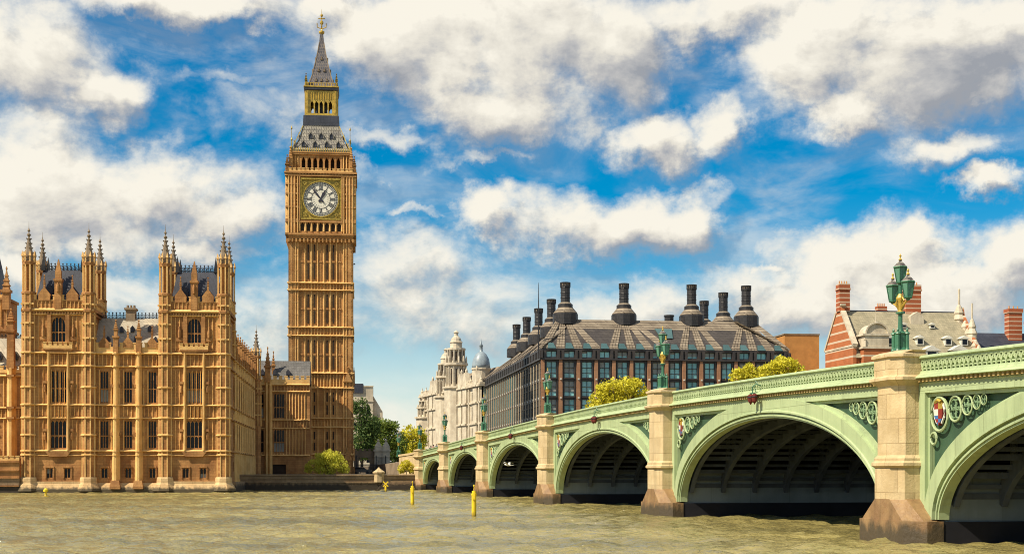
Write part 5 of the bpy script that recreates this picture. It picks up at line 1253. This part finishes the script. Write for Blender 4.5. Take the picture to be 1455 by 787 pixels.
# ------------------------------------------------------------------ trees and bushes
YLEAF = leafmat('young_yellow_leaves', (.50,.50,.05), (.64,.62,.07), (.76,.72,.12))
GOLDLEAF = leafmat('golden_leaves', (.52,.48,.035), (.68,.62,.05), (.80,.74,.10))
DLEAF = leafmat('dark_green_leaves', (.05,.095,.03), (.09,.15,.04), (.16,.22,.06))
MLEAF = leafmat('mid_green_leaves', (.12,.18,.04), (.19,.26,.045), (.30,.34,.06))
BARK = mat('tree_bark', (.10,.075,.05), (.06,.045,.03), 2, .9, .5, 8)
def tree(name, label, loc, clumps, leaf, lsize, nleaf, trunk_h, tr=.3, seed=1, group=None, upright=False):
    rs = np.random.RandomState(seed); t = thing(name, label, 'bush' if 'bush' in name else 'tree', loc, 0, group)
    C_ = []; 
    for (x, y, z, r) in clumps:
        C_.append((x, y, z, r))
        for _ in range(7):
            d = rs.normal(size=3); d /= np.linalg.norm(d); q = r*rs.uniform(.3, .55)
            C_.append((x+d[0]*r*.85, y+d[1]*r*.85, z+d[2]*r*.75, q))
    C_ = np.array(C_); wgt = C_[:,3]**2; wgt /= wgt.sum()
    idx = rs.choice(len(C_), nleaf, p=wgt); d = rs.normal(size=(nleaf, 3)); d /= np.linalg.norm(d, axis=1)[:,None]
    rr = C_[idx,3]*rs.uniform(.4, 1.05, nleaf)**.6*np.where(rs.rand(nleaf) < .12, rs.uniform(1.05, 1.4, nleaf), 1)
    P = C_[idx,:3] + d*rr[:,None]*np.array([1,1,.85])
    a = rs.normal(size=(nleaf,3)); a /= np.linalg.norm(a,axis=1)[:,None]; b = np.cross(a, rs.normal(size=(nleaf,3))); b /= np.linalg.norm(b,axis=1)[:,None]
    if upright: a = a*.5+np.array([0,0,.8])*np.sign(rs.normal(size=(nleaf,1))); 
    s = lsize*rs.uniform(.5, 1.25, nleaf)[:,None]; a = a*s; b = b*s*.6
    V = np.stack([P-a, P-b*.9+a*.1, P+a, P+b*.9+a*.1], 1).reshape(-1,3)
    F = np.arange(nleaf*4).reshape(-1,4)
    me = bpy.data.meshes.new('crown'); me.from_pydata(V.tolist(), [], F.tolist()); me.materials.append(leaf); link('crown', me, t)
    m = MB(); zt0 = trunk_h
    m.tube([(0,0,-.2),(.05,.05,zt0*.5),(0,0,zt0)], [tr*1.3, tr, tr*.8], 8)
    for i, (x, y, z, r) in enumerate(clumps):
        p = Vector((0,0,zt0*rs.uniform(.55,1))); q = Vector((x,y,z+r*.3)); mid = p.lerp(q,.5)+Vector(rs.normal(size=3)*r*.12)+Vector((0,0,-.1*r))
        m.tube([p, mid, q], [tr*.6, tr*.38, tr*.1], 6)
        for _ in range(4):
            e = q+Vector(rs.normal(size=3))*r*.5; m.tube([mid, mid.lerp(e,.6), e], [tr*.25, tr*.15, tr*.05], 5)
    m.build('trunk', BARK, t); return t
def tp(x, y, Y, z=GZ): p = at(x, y, Y); return (p.x, p.y, z)
px = lambda Y: Y/FPX
# bright bush before the clock tower
tree('lime_bush', 'lime yellow feathery bush on the bank in front of the clock tower', tp(465,672,254), [(-2.4,0,1.5,1.35),(-.9,.3,2.6,1.6),(.9,0,2.9,1.6),(2.3,.2,1.7,1.5),(0,-.5,1.4,1.6),(.1,.3,3.6,1.1),(-3.3,.2,.9,.8),(3.2,0,1.0,.9)], YLEAF, .17, 9000, 1.2, .14, 3, upright=True)
tree('golden_bush', 'small golden bush on the bank under the curved approach parapet', tp(577,671,246.3), [(-.6,0,1.2,.85),(.6,.1,1.3,.85),(0,0,1.9,.75),(-.9,0,.6,.5),(.9,0,.6,.5)], GOLDLEAF, .13, 2600, .6, .08, 4)
# big trees in the square behind the clock tower
tree('dark_tree', 'tall dark green tree standing close beside the foot of the clock tower', tp(514,672,330), [(0,0,8,3.2),(1.0,0,12,3.0),(-.5,0,15.5,2.3),(.5,0,5,2.4),(2.0,0,9.5,2.2)], DLEAF, .34, 5200, 6, .4, 5, group='trees in the square behind the clock tower')
tree('broad_tree', 'broad round dark green tree between the clock tower and the golden tree', tp(541,672,350), [(-2.5,0,7.5,3.4),(1.8,0,8.5,3.6),(-.3,0,11.3,3.0),(4.3,0,6.6,2.8),(-4.4,1,5.6,2.5),(2.6,0,11.2,2.0)], MLEAF, .34, 8000, 6, .45, 6, group='trees in the square behind the clock tower')
tree('broad_tree', 'low dark green tree behind the stone gate piers', tp(566,672,372), [(-2,0,5.5,3),(2,0,5.5,3),(0,0,8,2.6)], DLEAF, .36, 4200, 4, .4, 16, group='trees in the square behind the clock tower')
tree('golden_tree', 'golden leaved tree at the far end of the bridge beside the cream building', tp(589,672,362), [(0,0,7.5,2.6),(-1.0,0,10.3,2.2),(1.4,0,9.8,2.0),(.3,0,4.6,2.3)], GOLDLEAF, .3, 4800, 5, .35, 7, group='trees in the square behind the clock tower')
# trees in front of the office block, seen over the bridge
tree('plane_tree', 'yellow flat-topped tree showing over the bridge left of the fourth lantern', tp(880,640,262,4.5), [(-3.6,0,12.1,2.1),(-1.3,.3,14.0,2.3),(1.2,0,14.2,2.3),(3.5,.2,13.2,2.2),(0,0,10.6,2.8),(-3,0,13.9,1.3),(3.3,0,15.0,1.2),(4.4,0,10.6,2.0),(-4.4,0,10.1,1.8)], GOLDLEAF, .3, 7500, 6, .35, 8, group='trees before the office block')
tree('plane_tree', 'pale yellow tree over the bridge between the fourth lantern and the brick block', tp(1070,640,262,4.5), [(-2.6,0,16.2,1.9),(-.6,0,16.7,2.0),(1.6,0,16.6,2.0),(0,0,13.9,2.8)], GOLDLEAF, .3, 5000, 7, .35, 9, group='trees before the office block')
tree('plane_tree', 'pale yellow tree over the bridge directly below the plain brick block', tp(1112,640,266,4.5), [(-2.0,0,17.5,2.1),(.6,0,18.5,2.1),(2.4,0,17.6,1.8),(0,0,14.9,2.8),(-3.4,0,16.5,1.5)], GOLDLEAF, .3, 5200, 7, .35, 10, group='trees before the office block')
# ------------------------------------------------------------------ gates, railings, car
for x, lab in ((537.5,'stone gate pier with pointed cap, nearer the clock tower'),(548.5,'stone gate pier with pointed cap, nearer the approach lamp')):
    g_ = thing('gate_pier', lab, 'gate pier', tp(x,672,300), R(6), group='stone gate piers by the clock tower'); m = MB()
    m.box(-.8,.8,-.8,.8,0,4.8); m.box(-.95,.95,-.95,.95,0,.8); m.box(-1,1,-1,1,4.8,5.15); m.sq([(.8,5.15),(.75,5.9),(.2,6.9),(.3,7.1),(.03,7.5)]); m.box(-.9,.9,-.9,.9,3.6,3.8)
    m.build('pier_block', PORT, g_)
fn = thing('iron_railing', 'dark iron railing and gates along the bank between clock tower and gate piers', 'railing', tp(506,672,296), R(6))
m = MB()
for i in range(96): x = i*.1; m.box(x-.022, x+.022, -.02, .02, 0, 3.4 if i > 42 and i < 62 else 2.1)
for z in (.2, 1.8): m.box(0, 9.5, -.03, .03, z, z+.08)
m.build('bars', IRON, fn)
for x in (0, 4.2, 6.2, 9.5): m = MB(); m.box(x-.12, x+.12, -.12, .12, 0, 3.6); m.sq([(.16,3.6),(.02,4.0)], x, 0); m.build('post', IRON, fn)
wl = thing('court_wall', 'low grey stone wall with arched opening right of the clock tower foot', 'wall', tp(503,672,300), R(6)); m = MB()
m.box(0,1,0,.6,0,4.6); m.box(3.3,4.6,0,.6,0,4.6); m.box(-.1,4.7,-.1,.7,3.5,4.8); m.slab([(.95,3.6),(.95,2.6),(1.5,3.6)],.05,.55); m.slab([(3.35,3.6),(2.8,3.6),(3.35,2.6)],.05,.55)
m.merlons(0,4.6,4.8,.1,.35,.5,.35,.35,.1); m.build('wall_face', DSTONE, wl)
car = thing('parked_car', 'small dark car parked behind the railing right of the clock tower', 'car', tp(513,672,292), R(4))
CARP = mat('dark_car_paint', (.02,.022,.03), (.025,.026,.034), 1, .25, spec=.6)
m = MB(); yb = .85
def carring(y, k): return [(-2.05,y,.35),(2.05,y,.35),(2.1,y,.75),(1.95,y,.9),(1.1,y,.98),(.55,y*k,1.42),(-.9,y*k,1.45),(-1.75,y,.98),(-2.05,y,.92)]
m.loft([carring(-.86,.82), carring(.86,.82)]); m.build('body', CARP, car)
m = MB(); m.slab([(-1.55,1.0),(.95,1.0),(.5,1.36),(-.85,1.38)], -.875, .875); m.build('side_glass', GLASS, car)
for x in (-1.25, 1.3):
    for y in (-.82, .82): m = MB(); m.M = Matrix.Translation((x,y,.33)) @ Matrix.Rotation(R(90),4,'X'); m.lathe([(.33,-.1),(.33,.1)],16); w = m.build('wheel', IRON, car)
for y in (-.6,.6): m = MB(); m.cbox(2.08,y,.68,.1,.35,.16); m.build('headlight', WHITE, car)
# ------------------------------------------------------------------ river markers
def marker(x, yb, yt, lab, kind):
    Y = EYE*FPX/(yb-HY); h = (yb-yt)*Y/FPX; p = at(x, yb, Y)
    o = thing('river_marker', lab, 'river marker', (p.x, p.y, 0), 0, 'yellow river marker posts'); m = MB()
    if kind == 0:
        m.lathe([(.17,-2),(.17,h-.35),(.20,h-.3),(.20,h-.2),(.15,h-.18),(.15,h)], 12); m.build('post', YEL, o)
        m = MB(); m.box(-.1,.1,-.35,-.16,h-.6,h-.1); m.tube([(0,0,h),(0,0,h+.35)],.025,6); m.lathe([(.05,h+.3),(.07,h+.36),(.02,h+.45)],8); m.build('beacon', YEL, o)
    elif kind == 1:
        m.lathe([(.16,-2),(.16,h*.55),(.12,h*.6)], 10); m.build('post', YEL, o)
        m = MB(); z = h*.78; r = h*.24; m.bar((-r,0,z-r),(r,0,z+r),.16,.14); m.bar((-r,-.02,z+r),(r,-.02,z-r),.16,.14); m.build('cross_topmark', YEL, o)
    else:
        m.lathe([(.5,-.2),(.62,.0),(.55,.12),(.2,.2),(.13,.35),(.13,h*.6)], 12); m.build('float', YEL, o)
        m = MB(); z = h*.75; m.lathe([(.1,h*.55),(.3,h*.62),(.3,h*.8),(.08,h)], 10); m.build('topmark', YEL, o)
marker(586, 719, 690, 'slim yellow river post standing near the first small arch', 0)
marker(673.5, 735, 697, 'stout yellow river post with a beacon, closest to the camera', 0)
marker(548, 699, 684, 'yellow river post with a cross top by the landing stage', 1)
marker(65, 706, 693, 'small yellow buoy floating below the palace plinth', 2)
# ------------------------------------------------------------------ people on the bridge footway
def person(lab, s, n, shirt, legs, hairc, face):
    zb = zt(s)-1.07; o = thing('person', lab, 'person', bpt(s, n, zb), BR+face, 'people walking on the bridge')
    me = bpy.data.meshes.new('body')
    J = {'pelvis':(0,0,.95,.15,.12),'chest':(0,0,1.3,.19,.12),'neck':(0,0,1.5,.06,.06),'head':(0,.01,1.64,.095,.11),'top':(0,0,1.74,.06,.07),
         'ls':(-.2,0,1.42,.07,.07),'le':(-.26,.02,1.14,.05,.05),'lh':(-.25,-.12,.92,.035,.035),'rs':(.2,0,1.42,.07,.07),'re':(.26,.0,1.14,.05,.05),'rh':(.24,-.14,.93,.035,.035),
         'lk':(-.1,-.1,.5,.07,.07),'lf':(-.1,.12,.08,.05,.05),'lt':(-.1,-.05,.04,.04,.03),'rk':(.1,-.06,.5,.07,.07),'rf':(.1,-.22,.08,.05,.05),'rt':(.1,-.38,.04,.04,.03)}
    K = list(J); E = [('pelvis','chest'),('chest','neck'),('neck','head'),('head','top'),('chest','ls'),('ls','le'),('le','lh'),('chest','rs'),('rs','re'),('re','rh'),('pelvis','lk'),('lk','lf'),('lf','lt'),('pelvis','rk'),('rk','rf'),('rf','rt')]
    me.from_pydata([J[k][:3] for k in K], [(K.index(a),K.index(b)) for a,b in E], [])
    b = link('body', me, o); 
    md = b.modifiers.new('skin', 'SKIN')
    if not me.skin_vertices:
        bpy.context.view_layer.objects.active = b; bpy.ops.mesh.customdata_skin_add()
    sv = me.skin_vertices[0].data
    for i, k in enumerate(K): sv[i].radius = J[k][3:5]; sv[i].use_root = (i == 0)
    b.modifiers.new('smooth', 'SUBSURF').levels = 1
    me.materials.append(mat('skin', (.5,.3,.2), rough=.6))
    m = MB(); m.lathe([(.2,.85),(.19,1.05),(.22,1.3),(.21,1.44),(.09,1.5)], 12, sy=.68)
    for sx in (-1,1): m.tube([(sx*.2,0,1.43),(sx*.265,.01,1.14),(sx*.25,-.1,.97)], [.09,.068,.052], 8)
    m.build('jacket', shirt, o, smooth=True)
    m = MB(); m.tube([(-.09,0,.95),(-.1,-.1,.5),(-.1,.11,.1)], [.12,.088,.07], 8); m.tube([(.09,0,.95),(.1,-.06,.5),(.1,-.21,.1)], [.12,.088,.07], 8); m.build('trousers', legs, o, smooth=True)
    m = MB(); m.lathe([(.10,1.62),(.115,1.68),(.10,1.76),(.04,1.79)], 10, 0, .02, sy=1.1); m.build('hair', hairc, o, smooth=True)
JD = mat('dark_jacket', (.03,.03,.04)); JP = mat('pink_jacket', (.45,.2,.18)); JB = mat('blue_jacket', (.05,.09,.2)); TR = mat('dark_trousers', (.03,.03,.035)); HR = mat('brown_hair', (.04,.025,.015))
person('person in dark jacket walking by the first parapet lamp of the bridge', 5.5, 1.15, JD, TR, HR, R(90))
person('person in pink jacket on the bridge footway close to the abutment', 9.0, 1.1, JP, TR, HR, R(-90))
person('person in blue jacket on the bridge footway between two others', 11.5, 1.3, JB, TR, HR, R(90))
person('person in grey jacket leading the walkers along the bridge', 15.5, 1.15, mat('grey_jacket', (.16,.15,.15)), TR, HR, R(-80))
# ------------------------------------------------------------------ birds
def bird(lab, p, c, ang, sc):
    o = thing('bird', lab, 'bird', p, ang, None); o.scale = (sc,)*3; m = MB()
    m.tube([(-.26,0,.0),(-.12,0,.03),(.05,0,.04),(.17,0,.06),(.23,0,.07),(.3,0,.05)], [.02,.06,.075,.055,.045,.01], 8)
    for s_ in (-1, 1):
        m.loft([[(.10,s_*.05,.07),(-.08,s_*.05,.06),(-.08,s_*.05,.045),(.10,s_*.05,.05)], [(.12,s_*.3,.22),(-.03,s_*.3,.2),(-.03,s_*.3,.185),(.12,s_*.3,.205)], [(.0,s_*.62,.16),(-.05,s_*.62,.155),(-.05,s_*.62,.15),(.0,s_*.62,.15)]])
    m.slab([(-.24,0),(-.42,.03),(-.42,.0)], -.06, .06); m.build('body', c, o, smooth=True)
bird('white gull flying under the third arch of the bridge', at(722,661,138), WHITE, R(150), 1.5)
bird('small dark bird flying just right of the clock tower shaft', at(503,376,250), IRON, R(20), 1.0)
bpy.context.view_layer.update()
